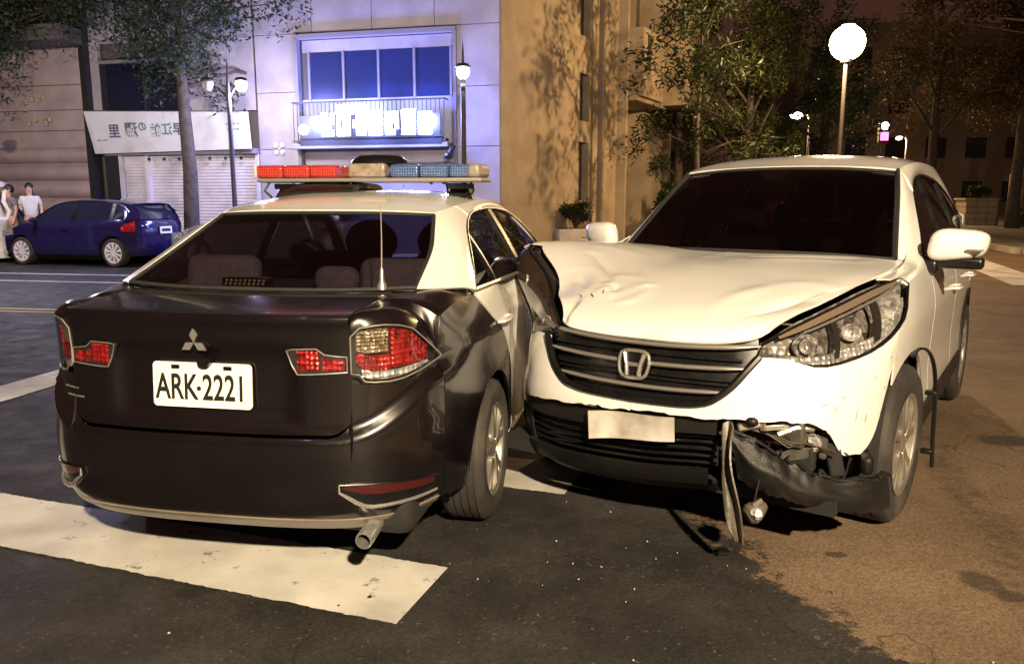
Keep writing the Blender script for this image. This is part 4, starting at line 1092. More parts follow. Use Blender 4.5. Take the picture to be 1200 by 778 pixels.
# ==================================================================== WHITE SUV (seen from the front, crashed)
def build_suv():
    car = empty('crashed_suv', (1.0141, 3.8872, 0), -3.7414)
    tag(car, 'white SUV with a buckled bonnet and torn front bumper, wedged into the police car', 'suv')
    C0 = (0, -1.2, .7)
    fZ = [.18, .24, .28, .34, .45, .58, .65, .75, .85, .92, 1.0]
    fO = [-.16, -.09, -.05, -.02, .0, .004, -.004, -.028, -.06, -.085, -.12]
    sZ = [.18, .26, .34, .46, .62, .80, .90, .97, 1.04, 1.10, 1.16]
    sO = [-.08, -.03, -.005, .0, -.006, .0, .004, -.004, -.02, -.048, -.085]
    def off(y, x, z):
        t = (1 - sstep(.25, .62, y)) * sstep(-3.3, -3.0, y)
        return itp(z, fZ, fO) * (1 - t) + itp(z, sZ, sO) * t
    W = Shell([(0, .94), (.25, .928), (.45, .885), (.62, .79), (.76, .62), (.85, .38), (.89, .1), (.905, -.3), (.91, -1.3), (.91, -2.2), (.90, -2.7), (.87, -3.2), (.78, -3.5), (.5, -3.6), (0, -3.62)], off)
    def seg_d(x, y, a, b):
        ax, ay = a; bx, by = b; dx, dy = bx - ax, by - ay
        t = max(0, min(1, ((x - ax) * dx + (y - ay) * dy) / (dx * dx + dy * dy)))
        sgn = (x - ax) * dy - (y - ay) * dx
        return math.hypot(x - ax - t * dx, y - ay - t * dy), (1 if sgn > 0 else -1), t
    def D(p):
        x, y, z = p
        if x > 0 and y > -.9:
            sx = sstep(.22, .80, x); wz = sstep(.62, 1.0, z)
            b = math.exp(-((y - .04) / (.27 if y > .04 else .30)) ** 2)
            b2 = math.exp(-((y + .02) / (.30 if y > -.02 else .42)) ** 2)
            x += .27 * sx * b * wz
            z += .095 * sx * b2 * wz
            # crushed corner, pushed back against the door
            k = math.exp(-((p[0] - .80) / .22) ** 2 - ((p[1] - .60) / .28) ** 2 - ((p[2] - .55) / .3) ** 2)
            y -= .05 * k; x -= .03 * k
            x += .010 * math.sin(z * 40 + y * 13) * k
            if p[2] > .875:      # bonnet corner folded down and in on the struck side
                z -= .026 * math.exp(-((p[1] - .52) / .17) ** 2) * sstep(.40, .60, p[0])
                x -= .060 * sstep(.34, .48, p[0]) * sstep(.52, .76, p[1])
                z -= .030 * sstep(.38, .48, p[0]) * sstep(.60, .76, p[1])
        if z > .93 and y < .95 and y > -.45 and abs(x) < 1.1:   # creases in the bonnet
            for a, bb, w, h in (((.50, .10), (.36, .44), .035, -.009), ((-.12, -.20), (-.56, -.33), .045, -.007), ((-.42, .66), (-.54, .46), .04, -.010), ((.30, .50), (.27, .56), .030, -.012), ((.52, .40), (.44, .52), .025, -.007)):
                d, s_, t = seg_d(p[0], p[1], a, bb)
                e = math.sin(math.pi * min(1, max(0, .15 + .7 * t)))
                z += h * e * (.2 * math.exp(-(d / w) ** 2) + 1.0 * math.exp(-d / (w * .45)) - .7 * math.exp(-((d - 1.6 * w * (1 if s_ > 0 else 3)) / (1.2 * w)) ** 2))
            z += .003 * math.sin(p[0] * 9 + 1.2) * math.sin(p[1] * 8 + .4)
        return np.array((x, y, z))
    S_ = lambda y: W.sy(y)
    # ---------------- bonnet
    hood = cg([sym([(0, .885, .880), (.16, .882, .881), (.32, .858, .888), (.43, .81, .905), (.485, .77, .935)]),
               sym([(0, .82, .935), (.17, .815, .936), (.34, .785, .944), (.46, .735, .955), (.53, .67, .975)]),
               sym([(0, .62, 1.008), (.19, .615, 1.008), (.38, .58, 1.012), (.53, .53, 1.012), (.605, .48, 1.022)]),
               sym([(0, .30, 1.080), (.21, .30, 1.080), (.42, .28, 1.080), (.60, .24, 1.078), (.69, .20, 1.076)]),
               sym([(0, -.05, 1.133), (.22, -.05, 1.133), (.45, -.06, 1.130), (.65, -.08, 1.122), (.755, -.10, 1.112)]),
               sym([(0, -.38, 1.160), (.23, -.385, 1.160), (.46, -.395, 1.158), (.66, -.41, 1.150), (.775, -.42, 1.138)])])
    slab('bonnet', hood, lin(0, 1, 140), lin(0, 1, 110), M_cwhite, car, .010, df=D, center=C0, sharp=60)
    # paint chips on the bonnet crease
    for (u, v, l, a, w) in ((.735, .36, .045, .5, .009), (.705, .40, .03, 1.2, .006), (.80, .345, .03, .9, .005), (.815, .36, .025, -.3, .004)):
        c = D(hood(u, v)); q = []
        for k in (-1, 0, 1):
            h = hood(u + k * l * .3 * math.cos(a), v + k * l * .5 * math.sin(a)); h = D(h); q.append((h[0], h[1], h[2] + .003))
        MB().tube(q, [.001, w * .5, .001], 5, flat=.3).build('paint_chip', M_trim, car)
    # ---------------- grille
    gs = W.sx(.50)
    gzt = lambda a: itp(a, [0, .3, .45, .52], [.878, .884, .895, .905])
    gzb = lambda a: itp(a, [0, .2, .30, .38, .45, .50], [.640, .645, .66, .715, .80, .86])
    xof = lambda s: abs(W.at(abs(s), .75)[0])
    sg = lambda s: 1 if s >= 0 else -1
    slab('grille_panel', lambda s, v: W.at(abs(s), gzb(xof(s)) + (gzt(xof(s)) - gzb(xof(s))) * v, sg(s), -.028), lin(-gs, gs, 40), lin(0, 1, 14), M_trim, car, .006, df=D, center=C0)
    rim = [D(W.at(abs(s), gzb(xof(s)) - .004, sg(s), .002)) for s in lin(-gs, gs, 41)]
    MB().tube(rim, .015, 8).build('grille_surround', M_trim, car)
    def bar(z, hw, r, name, gap=0, bow=.0):
        for a, b in (((-hw, -gap), (gap, hw)) if gap else ((-hw, hw),)):
            pts = [D(W.at(W.sx(abs(x)), z + bow * (x / hw) ** 2, sg(x), -.004)) for x in lin(a, b, 24)]
            rr = [r * (.45 + .55 * min(1, 5 * (1 - abs(x) / hw + .02))) for x in lin(a, b, 24)]
            MB().tube(pts, rr, 10, flat=.8).build(name, M_dchrome, car)
    bar(.858, .505, .013, 'grille_bar', bow=.022); bar(.782, .46, .012, 'grille_bar', gap=.065, bow=.014); bar(.690, .375, .012, 'grille_bar', bow=.012)
    for z, hw in ((.82, .44), (.742, .40), (.725, .39)):
        MB().tube([D(W.at(W.sx(abs(x)), z, sg(x), -.018)) for x in lin(-hw, hw, 20)], .006, 6).build('grille_slat', M_trim, car)
    # emblem: letter H in a rounded frame
    eb = empty('grille_emblem', (0, 0, 0), 0, car)
    ey = W.at(0, .775)[1] + .012
    fr = []
    for k in range(32):
        a = 2 * math.pi * k / 32
        ca, sa = math.cos(a), math.sin(a)
        r4 = (abs(ca) ** 4 + abs(sa) ** 4) ** -.25
        w = .066 - .010 * (1 if sa < 0 else 0) * abs(sa)
        fr.append((.0 + w * ca * r4, ey - .012 * sa, .775 + .054 * sa * r4))
    MB().tube(fr, .0075, 8, closed=True).build('emblem_frame', M_chrome, eb)
    hh = MB()
    for sx in (1, -1):
        hh.tube([(sx * .043, ey - .008, .818), (sx * .036, ey, .79), (sx * .030, ey + .002, .772), (sx * .026, ey + .008, .730)], [.014, .012, .012, .012], 8, flat=.8)
    hh.tube([(-.034, ey + .002, .774), (.034, ey + .002, .774)], .009, 8)
    hh.build('emblem_letter', M_chrome, eb)
    MB().lathe([(0, .0), (.05, .0), (.052, -.02), (0, -.02)], 20, axis='y').map(lambda p: (p[0] * 1.1, p[1] + ey - .014, p[2] * .95 + .775)).build('emblem_back', M_trim, eb)
    # ---------------- headlamps
    bot = [(.462, .795, .842)] + [tuple(W.at(S_(y), z, 1, -.004)) for y, z in ((.725, .806), (.57, .812), (.38, .858), (.18, .945), (.0, 1.075))]
    top = [(.478, .785, .893), (.56, .675, .945), (.655, .455, 1.005), (.735, .24, 1.052), (.785, .09, 1.078), (.822, -.02, 1.092)]
    cb, ct = curve(bot), curve(top)
    for sd in (1, -1):
        o = empty('headlamp', (0, 0, 0), 0, car)
        def HP(u, v, ex):
            a, b = cb(u), ct(u); p = a * (1 - v) + b * v
            n = np.array((.62 + .3 * u, .72 - .5 * u, .15 + .25 * v)); n /= np.linalg.norm(n)
            p = p + n * (ex + .030 * math.sin(math.pi * v) * math.sin(math.pi * min(1, .1 + .85 * u)))
            return np.array((sd * p[0], p[1], p[2]))
        slab('housing', lambda u, v: HP(u, v, -.055), lin(0, 1, 22), lin(-.02, 1.04, 10), M_lhouse if sd < 0 else M_smoke, o, .01, df=D, center=C0)  # struck-side lamp takes darker materials, its shade put into the colour
        slab('lens', lambda u, v: HP(u, v, .0), lin(0, 1, 30), lin(0, 1, 14), M_clear if sd < 0 else M_dimlens, o, .003, df=D, center=C0)
        if sd < 0: slab('lamp_brow', lambda u, v: HP(u, v, .002), lin(.10, .99, 24), lin(.86, 1.02, 4), pm('brow_plastic', (.16, .12, .085), .35, coat=.5) if 'brow_plastic' not in MATS else MATS['brow_plastic'], o, .004, df=D, center=C0)
        if sd < 0: MB().tube([D(HP(u, .80, .004)) for u in lin(.22, .97, 20)], .005, 6).build('brow_trim', M_chrome, o)
        ring = [D(HP(u, 0, .003)) for u in lin(0, 1, 16)] + [D(HP(u, 1, .003)) for u in lin(1, 0, 16)]
        MB().tube(ring, .006, 6, closed=True).build('lens_edge', M_trim, o)
        def bowl(name, u, v, r, m, dep=.04, squash=1.):
            c = D(HP(u, v, -.008)); 
            n = Vector((sd * (.35 + .5 * u), .85 - .4 * u, .12)).normalized()
            q = n.to_track_quat('Z', 'Y').to_matrix()
            prof = [(r * k, -dep * (1 - k * k)) for k in (0, .25, .5, .75, .9, 1.0)] + [(r * 1.06, -.004), (r * 1.02, -dep * .6)]
            MB().lathe(prof, 22).map(lambda p: tuple(q @ Vector((p[0], p[1] * squash, p[2])) + Vector(c))).build(name, m, o)
            return c, q
        bowl('main_reflector', .20, .48, .046, M_opt); c, q = bowl('projector_ring', .21, .48, .030, M_chrome, .02)
        MB().sphere(tuple(Vector(c) + q @ Vector((0, 0, -.004))), .022, 16).build('projector_lens', M_clear, o)
        bowl('high_beam', .44, .46, .042, M_opt, .04, .8); bowl('turn_lamp', .68, .42, .046, M_opt, .04, .7)
        slab('lower_reflector', lambda u, v: HP(u, v, -.012), lin(.08, .90, 24), lin(.02, .22, 4), M_opt if sd < 0 else M_lhouse, o, .01, df=D, center=C0)
        slab('side_reflector', lambda u, v: HP(u, v, -.022), lin(.58, .97, 14), lin(.22, .80, 6), M_opt if sd < 0 else M_smoke, o, .01, df=D, center=C0)
        slab('divider', lambda u, v: HP(u + .05 * v, v, -.006), lin(.555, .60, 3), lin(.1, .8, 6), M_smoke, o, .03, df=D, center=C0)
        slab('divider', lambda u, v: HP(u + .04 * v, v, -.010), lin(.33, .36, 3), lin(.1, .8, 6), M_smoke, o, .03, df=D, center=C0)
    # ---------------- painted bumper cover
    jag = lambda s: .012 * noise.noise(Vector((s * 14, .3, 0))) + .006 * noise.noise(Vector((s * 45, 7, 0)))
    pb = lambda y: itp(-y, [-.95, -.92, -.86, -.76, -.70, -.62, -.52, -.42, -.34, -.27], [.592, .600, .603, .596, .560, .455, .436, .50, .64, .78])
    pbR = lambda y: itp(-y, [-.95, -.89, -.82, -.70, -.55, -.30], [.59, .555, .545, .475, .46, .45])
    hz = curve(bot)
    hy = [(hz(k)[1], hz(k)[2]) for k in lin(0, 1, 40)]
    HY = [-a for a, b in hy]; HZ = [b for a, b in hy]
    def ptop(s):
        p = W.at(abs(s), .75); x, y = abs(p[0]), p[1]
        if x < .455: return gzb(x) - .012
        return itp(-y, HY, HZ) - .004
    for sd, ye in ((1, .27), (-1, .265)):
        def bc(s, v):
            y = W.at(s, .6)[1]
            a = (pb(y) if sd < 0 else pbR(y)) + jag(s * sd); b = ptop(s)
            b = max(b, a + .02)
            return W.at(s, a + (b - a) * v, sd)
        slab('bumper_cover', bc, lin(.0 if sd > 0 else .002, S_(ye), 60), lin(0, 1, 22), M_cwhite, car, .006, df=D, center=C0)
    # scuffs on the cover
    for y, z, l, a in ((.70, .66, .05, .3), (.66, .64, .03, .8), (.56, .60, .06, 1.3), (.50, .58, .04, 1.2), (.62, .68, .04, .2), (.42, .73, .02, 1.0), (.35, .68, .012, 1.5), (.31, .80, .012, 1.5)):
        q = [W.at(S_(y) + k * l * .5 * math.cos(a), z + k * l * .5 * math.sin(a), -1, .0015) for k in (-1, 0, 1)]
        MB().tube(q, [.0006, .0022, .0006], 4).build('scuff', pm('scuff', (.22, .17, .12), .7) if 'scuff' not in MATS else MATS['scuff'], car)
    # ---------------- wings
    AR, AZ = .405, .365
    for sd in (1, -1):
        cols = [.262, .25] + [y for y in reversed(arch_cols(0, AR, 24)) if y < .245] + [-.43, -.5, -.56, -.615]
        def wg(y, v, sd=sd):
            z0 = arch_z(y, 0, AZ, AR, .36); z1 = itp(-y, HY + [.45, .62], HZ + [1.088, 1.09]) - .003
            if y < -.02: z1 = itp(-y, [.0, .06, .45, .62], [1.077, 1.085, 1.088, 1.09])
            return W.at(S_(y), z0 + (z1 - z0) * v, sd)
        slab('front_wing', wg, cols, lin(0, 1, 20), M_cwhite, car, .007, df=D, center=C0)
        def wt(u, v, sd=sd):
            y = .02 - .62 * u
            po = W.at(S_(y), itp(-y, [-.02, .06, .45, .62], [1.072, 1.083, 1.086, 1.088]))
            h = hood(1, min(1, itp(-y, [-.2, .1, .42, .6], [.6, .8, 1.0, 1.0])))
            pi = np.array((h[0] + .004, y if y < -.42 else h[1], h[2] - .006)) if y >= -.42 else np.array((.775 - .02 * (-.42 - y), y, 1.138 + .25 * (-.42 - y)))
            pi = np.array((itp(-y, [-.02, .1, .42, .6], [.735, .757, .779, .765]), y, itp(-y, [-.02, .1, .42, .6], [1.088, 1.104, 1.132, 1.20])))
            p = po * (1 - v) + pi * v
            p = p + np.array((.016, 0, .010)) * math.sin(math.pi * v)
            p[0] *= sd
            return p
        slab('wing_top', wt, lin(0, 1, 18), lin(0, 1, 8), M_cwhite, car, .006, df=D, center=C0)
        for yc in (0, -2.62):
            slab('wheel_well', lambda u, v, sd=sd, yc=yc: np.array((sd * (.50 + .36 * v), yc - .43 * math.cos(math.pi * u), .30 + .46 * math.sin(math.pi * u))), lin(0, 1, 16), lin(0, 1, 3), M_under, car, .004, center=(0, yc, .3))
        # doors
        beltf = lambda y: itp(-y, [.6, 1.5, 2.3, 2.75, 3.1], [1.088, 1.105, 1.13, 1.19, 1.33])
        def dr(y0, y1, nm):
            def f(u, v, sd=sd):
                y = y0 + (y1 - y0) * u; z0 = max(.44, arch_z(y, -2.62, AZ, AR + .01, .44))
                return W.at(S_(y), z0 + (beltf(y) - z0) * v, sd)
            d = slab(nm, f, lin(0, 1, 22), lin(0, 1, 24), M_cwhite, car, .008, center=C0)
            hy0 = y1 + .26
            MB().tube([W.at(S_(hy0 - q), .93, sd, e) for q, e in ((0, .0), (.02, .03), (.08, .04), (.15, .04), (.2, .03), (.22, .0))], .013, 8, flat=.7).build('door_handle', M_cwhite, d)
        dr(-.625, -1.62, 'front_door'); dr(-1.63, -2.55, 'rear_door')
        slab('sill_cladding', lambda u, v, sd=sd: W.at(S_(-.42 - 1.80 * u), .235 + .20 * v, sd, .012), lin(0, 1, 16), lin(0, 1, 6), M_plast, car, .015, center=C0)
        cols2 = [-2.56] + [y for y in reversed(arch_cols(-2.62, AR, 20)) if y < -2.565] + [-3.06, -3.15, -3.3, -3.4]
        def rq(y, v, sd=sd):
            z0 = arch_z(y, -2.62, AZ, AR, .42); return W.at(S_(y), z0 + (beltf(y) - z0) * v, sd)
        slab('rear_quarter', rq, cols2, lin(0, 1, 18), M_cwhite, car, .008, center=C0)
        ya = [-2.62 - (AR + .0) * math.cos(math.pi * k / 20) for k in range(21)]
        slab('arch_trim', lambda u, v, sd=sd: W.at(S_(-2.62 - (AR - .01 + .055 * v) * math.cos(math.pi * u)), AZ + (AR - .01 + .055 * v) * math.sin(math.pi * u) * 1.0, sd, .012), lin(0.02, .98, 22), lin(0, 1, 4), M_plast, car, .02, center=C0)
        if sd > 0:
            slab('arch_trim', lambda u, v, sd=sd: W.at(S_(-(AR - .01 + .05 * v) * math.cos(math.pi * u)), AZ + (AR - .01 + .05 * v) * math.sin(math.pi * u), sd, .012), lin(0.02, .70, 16), lin(0, 1, 4), M_plast, car, .02, df=D, center=C0)
    # ---------------- greenhouse
    ws = cg([sym([(0, -.345, 1.165), (.38, -.375, 1.163), (.725, -.47, 1.145)]), sym([(0, -.60, 1.325), (.36, -.63, 1.322), (.685, -.70, 1.305)]), sym([(0, -.85, 1.485), (.34, -.875, 1.480), (.645, -.93, 1.462)]), sym([(0, -1.06, 1.612), (.32, -1.08, 1.606), (.605, -1.13, 1.586)])])
    slab('windscreen', ws, lin(0, 1, 26), lin(0, 1, 18), M_wind, car, .005, center=C0)
    rp = [ws(k, 0) for k in lin(0, 1, 13)] + [ws(1, k) for k in lin(.1, 1, 8)] + [ws(k, 1) for k in lin(.94, .06, 12)] + [ws(0, k) for k in lin(1, .1, 8)]
    MB().tube(rp, .010, 6, closed=True).build('windscreen_seal', M_rubber, car)
    RC = [(.615, -1.12, 1.600), (.645, -1.45, 1.645), (.650, -1.9, 1.655), (.645, -2.5, 1.635), (.615, -3.1, 1.565), (.57, -3.38, 1.49)]
    RY = [1.12, 1.45, 1.9, 2.5, 3.1, 3.38]
    ZC = [1.628, 1.700, 1.720, 1.705, 1.640, 1.56]; YC = [-1.06, -1.42, -1.9, -2.5, -3.13, -3.43]
    rows = []
    for (rx, ry, rz), zc_, yc_ in zip(RC, ZC, YC):
        rows.append(sym([(0, yc_, zc_), (rx * .45, yc_ * .6 + ry * .4, zc_ - (zc_ - rz) * .16), (rx * .8, yc_ * .25 + ry * .75, zc_ - (zc_ - rz) * .5), (rx, ry, rz)]))
    slab('roof', cg(rows), lin(0, 1, 34), lin(0, 1, 34), M_cwhite, car, .01, center=C0)
    rail = lambda y: cr([np.array(p, float) for p in RC], itp(-y, RY, [0, .2, .4, .6, .8, 1]))
    Gx = lambda y, z: .852 - .205 * max(0, (z - 1.09) / .5) ** 1.25 - .012 * ((y + 1.8) / 1.2) ** 2
    zh = lambda y: itp(-y, [.64, .8, .95, 1.1, 1.25, 1.45, 1.8, 2.3, 2.6, 2.85, 3.02], [1.10, 1.235, 1.355, 1.455, 1.525, 1.565, 1.585, 1.565, 1.515, 1.42, 1.31])
    for sd in (1, -1):
        ap = cg([[(.735, -.47, 1.148), (.80, -.52, 1.135), (Gx(-.62, 1.09), -.60, 1.092)], [(.695, -.70, 1.308), (.745, -.72, 1.285), (Gx(-.82, 1.25), -.80, 1.245)], [(.655, -.93, 1.466), (.690, -.95, 1.450), (Gx(-1.06, 1.43), -1.04, 1.425)], [(.615, -1.12, 1.598), (.638, -1.17, 1.585), (Gx(-1.3, 1.545), -1.26, 1.535)]])
        slab('windscreen_pillar', mir(ap, sd), lin(0, 1, 8), lin(0, 1, 18), M_cwhite, car, .012, center=C0)
        MB().tube([(sd * p[0], p[1], p[2]) for p in (ap(0, k) for k in lin(0, 1, 10))], .010, 6).build('pillar_seal', M_rubber, car)
        def fr2(u, v, sd=sd):
            y = -1.14 - (3.36 - 1.14) * u; zq = zh(y) if y > -3.0 else beltf(-3.0); zq = max(zq, itp(-y, [3.0, 3.36], [1.31, 1.25])) if y < -3.0 else zq
            p0 = np.array((Gx(y, zq), y, zq)); p1 = rail(y)
            p = p0 * (1 - v) + p1 * v; p[0] += .010 * math.sin(math.pi * v); p[0] *= sd
            return p
        slab('door_frame', fr2, lin(0, 1, 30), lin(0, 1, 6), M_cwhite, car, .008, center=C0)
        def win(y0, y1, nm):
            def f(u, v):
                y = y0 + (y1 - y0) * u; a = beltf(y) - .005; b = max(zh(y) - .004, a + .003); z = a + (b - a) * v
                return np.array((sd * (Gx(y, z) - .012), y, z))
            slab(nm, f, lin(0, 1, 16), lin(0, 1, 10), M_wind, car, .004, center=C0)
        win(-.66, -1.58, 'front_side_window'); win(-1.65, -2.40, 'rear_side_window'); win(-2.44, -3.0, 'quarter_window')
        def strip(yc, w, nm, m):
            def f(u, v):
                y = yc + w * (u - .5) - .03 * v; z = beltf(y) - .01 + (zh(y) + .01 - beltf(y)) * v
                return np.array((sd * (Gx(y, z) + .001), y, z))
            slab(nm, f, lin(0, 1, 3), lin(0, 1, 8), m, car, .012, center=C0)
        strip(-1.60, .085, 'centre_pillar', M_trim); strip(-2.40, .05, 'door_pillar', M_trim)
        MB().tube([(sd * (Gx(y, beltf(y)) + .004), y, beltf(y) + .002) for y in lin(-.64, -3.0, 18)], .009, 6).build('window_trim', M_dchrome, car)
        MB().tube([(sd * (Gx(y, zh(y)) + .002), y, zh(y) - .002) for y in lin(-.66, -3.0, 26)], .006, 6).build('window_seal', M_trim, car)
        # mirror
        mo = empty('door_mirror', (0, 0, 0), 0, car)
        mb = MB(); cxm, cym, czm = .985, -.66, 1.215
        n1, n2 = 20, 14
        vs = []; fs = []
        for i in range(n2 + 1):
            th = -math.pi / 2 + math.pi * i / n2
            for j in range(n1):
                ph = 2 * math.pi * j / n1
                f_ = lambda c, e: math.copysign(abs(c) ** e, c)
                ex = f_(math.cos(th), .55) * f_(math.cos(ph), .6); eyy = f_(math.cos(th), .8) * f_(math.sin(ph), .8); ez = f_(math.sin(th), .65)
                vs.append((sd * (cxm + .128 * ex + .012 * ez), cym + (.085 if eyy > 0 else .045) * eyy - .05 * ex, czm + .078 * ez * (1 - .12 * ex)))
        for i in range(n2):
            for j in range(n1):
                fs.append((i * n1 + j, i * n1 + (j + 1) % n1, (i + 1) * n1 + (j + 1) % n1, (i + 1) * n1 + j))
        mb.add(vs, fs).build('mirror_shell', M_cwhite, mo, sharp=60)
        bs = MB().box((sd * .965, -.655, 1.128), (.27, .10, .056)).box((sd * .865, -.655, 1.105), (.08, .12, .07)).build('mirror_base', M_trim, mo, bevel=.016, seg=3)
        MB().box((sd * 1.06, -.60, 1.195), (.07, .05, .008)).build('mirror_turn_lamp', M_chrome, mo)
    # rear end
    sE = W.L - S_(-3.3)
    slab('rear_bumper', lambda s, v: W.at(W.L - abs(s), .30 + .38 * v, sg(s)), lin(-sE, sE, 26), lin(0, 1, 8), M_cwhite, car, .01, center=C0)
    slab('tailgate', cg([sym([(0, -3.62, .69), (.4, -3.61, .69), (.72, -3.5, .69)]), sym([(0, -3.60, .95), (.4, -3.58, .95), (.72, -3.46, .95)]), sym([(0, -3.52, 1.25), (.38, -3.5, 1.25), (.70, -3.40, 1.25)])]), lin(0, 1, 16), lin(0, 1, 10), M_cwhite, car, .01, center=C0)
    slab('rear_window', cg([sym([(0, -3.52, 1.255), (.38, -3.5, 1.255), (.70, -3.40, 1.255)]), sym([(0, -3.42, 1.56), (.32, -3.40, 1.55), (.56, -3.37, 1.49)])]), lin(0, 1, 16), lin(0, 1, 8), M_wind, car, .005, center=C0)
    for sd in (1, -1):
        slab('tail_lamp', lambda u, v, sd=sd: np.array((sd * (.66 + .10 * u - .12 * v), -3.46 + .18 * u, .95 + .45 * v)), lin(0, 1, 6), lin(0, 1, 8), M_red, car, .02, center=C0)
    # inner body, engine bay and radiator
    for sd in (1, -1):
        cols = [.5, .46] + list(reversed(arch_cols(0, .43, 10))) + [-.6, -1.2, -1.8] + list(reversed(arch_cols(-2.62, .43, 10))) + [-3.2, -3.4]
        def sh(y, v, sd=sd):
            z0 = max(arch_z(y, 0, .32, .43, .27), arch_z(y, -2.62, .32, .43, .27)); z1 = itp(-y, [-.5, 0, .6, 3.4], [.72, .92, 1.03, 1.03])
            return W.at(S_(y), z0 + (z1 - z0) * v, sd, -.045)
        slab('inner_shell', sh, cols, lin(0, 1, 8), M_under, car, .004, center=C0)
    MB().box((0, -1.35, .27), (1.55, 4.2, .06)).box((0, .25, .55), (1.05, .75, .55)).box((0, .66, .60), (1.25, .06, .50)).build('engine_bay', M_under, car)
    MB().box((0, .74, .545), (1.30, .06, .11)).build('crash_beam', M_gplast, car, bevel=.015)
    MB().box((0, -3.40, .9), (1.3, .06, .7)).build('rear_inner_panel', M_under, car)
    # ---------------- wheels
    for sx_ in (1, -1):
        wheel(car, sx_ * .80, 0, .358, .225, sx_, .228, 5, .24, steer=R(-4))
        wheel(car, sx_ * .80, -2.62, .358, .225, sx_, .228, 5, .24)
    # ---------------- lower bumper, sagging
    def lowD(p):
        x, y, z = p
        z = z - .030 * sstep(-.3, .55, x) + .02 * sstep(.0, -.35, x); y = y - .035
        return np.array((x, y, z))
    lb = empty('lower_bumper', (0, 0, 0), 0, car)
    sr, sl_ = W.sx(.60), W.sx(.345)
    def lo(z0, z1, ex, m, nm, t=.01, a=-sl_, b=sr, n=28, nv=5):
        slab(nm, lambda s, v: lowD(W.at(abs(s), z0 + (z1 - z0) * v, sg(s), ex)), lin(a, b, n), lin(0, 1, nv), m, lb, t, center=C0)
    lo(.505, .575, .0, M_plast, 'upper_rail', .02); lo(.285, .355, .014, M_plast, 'skid_strip', .02, a=-sl_ + .03); lo(.235, .283, -.015, M_plast, 'lower_lip', .02)
    lo(.355, .505, -.06, M_under, 'intake_back', .006)
    for z in (.375, .405, .435, .465, .49):
        MB().tube([lowD(W.at(abs(s), z, sg(s), -.03)) for s in lin(-sl_, sr, 20)], .007, 6).build('intake_slat', M_trim, lb)
    lo(.245, .55, -.012, M_plast, 'corner_panel', .01, a=sr + .003, b=W.sx(.70), n=8)
    # bent number plate holder and plate (lettering censored in the photograph, left blank)
    def PLt(u, v): return np.array((.19 - .385 * u, .938 - .012 * math.sin(3.1 * u) + .012 * v, .432 + .055 * u + .004 * math.sin(u * 6) + .125 * v * (1 - .18 * u)))
    slab('number_plate', PLt, lin(0, 1, 14), lin(0, 1, 6), pm('soiled_plate', (.70, .68, .64), .5, var=.1, vscale=9, dirt=(.26, .20, .17), dirt_scale=7, dirt_lo=.42, dirt_hi=.80), car, .003, center=C0)
    MB().box((0, .905, .525), (.34, .03, .10)).build('plate_bracket', M_trim, car)
    # ---------------- torn corner piece hanging by the wheel
    tp = [(-.386, .90, .571), (-.46, .885, .53), (-.537, .84, .487), (-.61, .80, .44), (-.681, .76, .40), (-.775, .68, .362), (-.864, .58, .357), (-.915, .50, .36)]
    md = [(-.42, .905, .50), (-.48, .91, .45), (-.56, .88, .41), (-.63, .845, .36), (-.70, .79, .325), (-.79, .70, .30), (-.875, .60, .30), (-.925, .51, .30)]
    bt = [(-.44, .89, .37), (-.508, .88, .34), (-.57, .86, .318), (-.639, .82, .296), (-.716, .74, .262), (-.826, .66, .240), (-.895, .57, .228), (-.93, .49, .235)]
    T = cg([bt, md, tp])
    def torn(u, v):
        p = T(u, v); k = noise.noise(Vector((u * 9, v * 4, 2.2))); p = p + np.array((0, 0, .022 * noise.noise(Vector((u * 30, 1.3, 4))) * max(0, v - .55) * 2 - .016 * noise.noise(Vector((u * 26, 5.3, 4))) * max(0, .4 - v) * 2))
        return p + np.array((.0, .009 * k, .006 * k))
    slab('torn_bumper_corner', torn, lin(0, 1, 44), lin(0, 1, 16), M_plast, car, .006, center=C0, sharp=50)
    fold = [torn(k, 1) + np.array((0, -.015, .004)) for k in lin(0, 1, 20)]
    MB().tube(fold, .012, 6, flat=.6).build('torn_edge', M_plast, car)
    # hanging strip
    hs = [(-.40, .905, .585), (-.405, .93, .53), (-.415, .95, .46), (-.43, .965, .38), (-.455, .985, .30), (-.475, .995, .22), (-.495, 1.0, .165)]
    wd = [.026, .030, .034, .036, .036, .032, .014]
    hc = curve(hs)
    def strip_f(u, v):
        c = hc(v); w = itp(v, lin(0, 1, 7), wd); a = .5 + .35 * math.sin(v * 5)
        return c + np.array((-w * (u - .5) * 2 * math.cos(a), w * (u - .5) * 1.6 * math.sin(a) + .012 * math.cos(u * 6.28), .01 * math.sin(9 * v + u * 3)))
    slab('hanging_bumper_strip', strip_f, lin(0, 1, 9), lin(0, 1, 36), M_gplast, car, .007, center=C0)
    # exposed parts in the corner cavity
    MB().lathe([(0, .02), (.03, .024), (.038, .0), (.034, -.05), (.02, -.07), (0, -.07)], 18, axis='y').map(lambda p: (p[0] - .66, p[1] + .70, p[2] + .50)).build('fog_lamp', M_opt, car)
    MB().tube([(-.56, .80, .545), (-.62, .77, .575), (-.67, .72, .565)], .012, 8).build('bracket', M_alu, car)
    MB().tube([(-.47, .86, .60), (-.55, .82, .598), (-.64, .765, .592), (-.71, .70, .56), (-.755, .62, .47), (-.785, .58, .435)], .004, 5).build('trim_wire', M_trim, car)
    MB().tube([(-.50, .83, .56), (-.56, .78, .53), (-.63, .74, .52), (-.70, .66, .47)], .012, 7).build('wiring_loom', M_trim, car)
    MB().box((-.72, .60, .43), (.06, .10, .14), rot=(.1, .2, .5)).box((-.62, .70, .44), (.12, .06, .10)).build('splash_guard', M_under, car, bevel=.01)
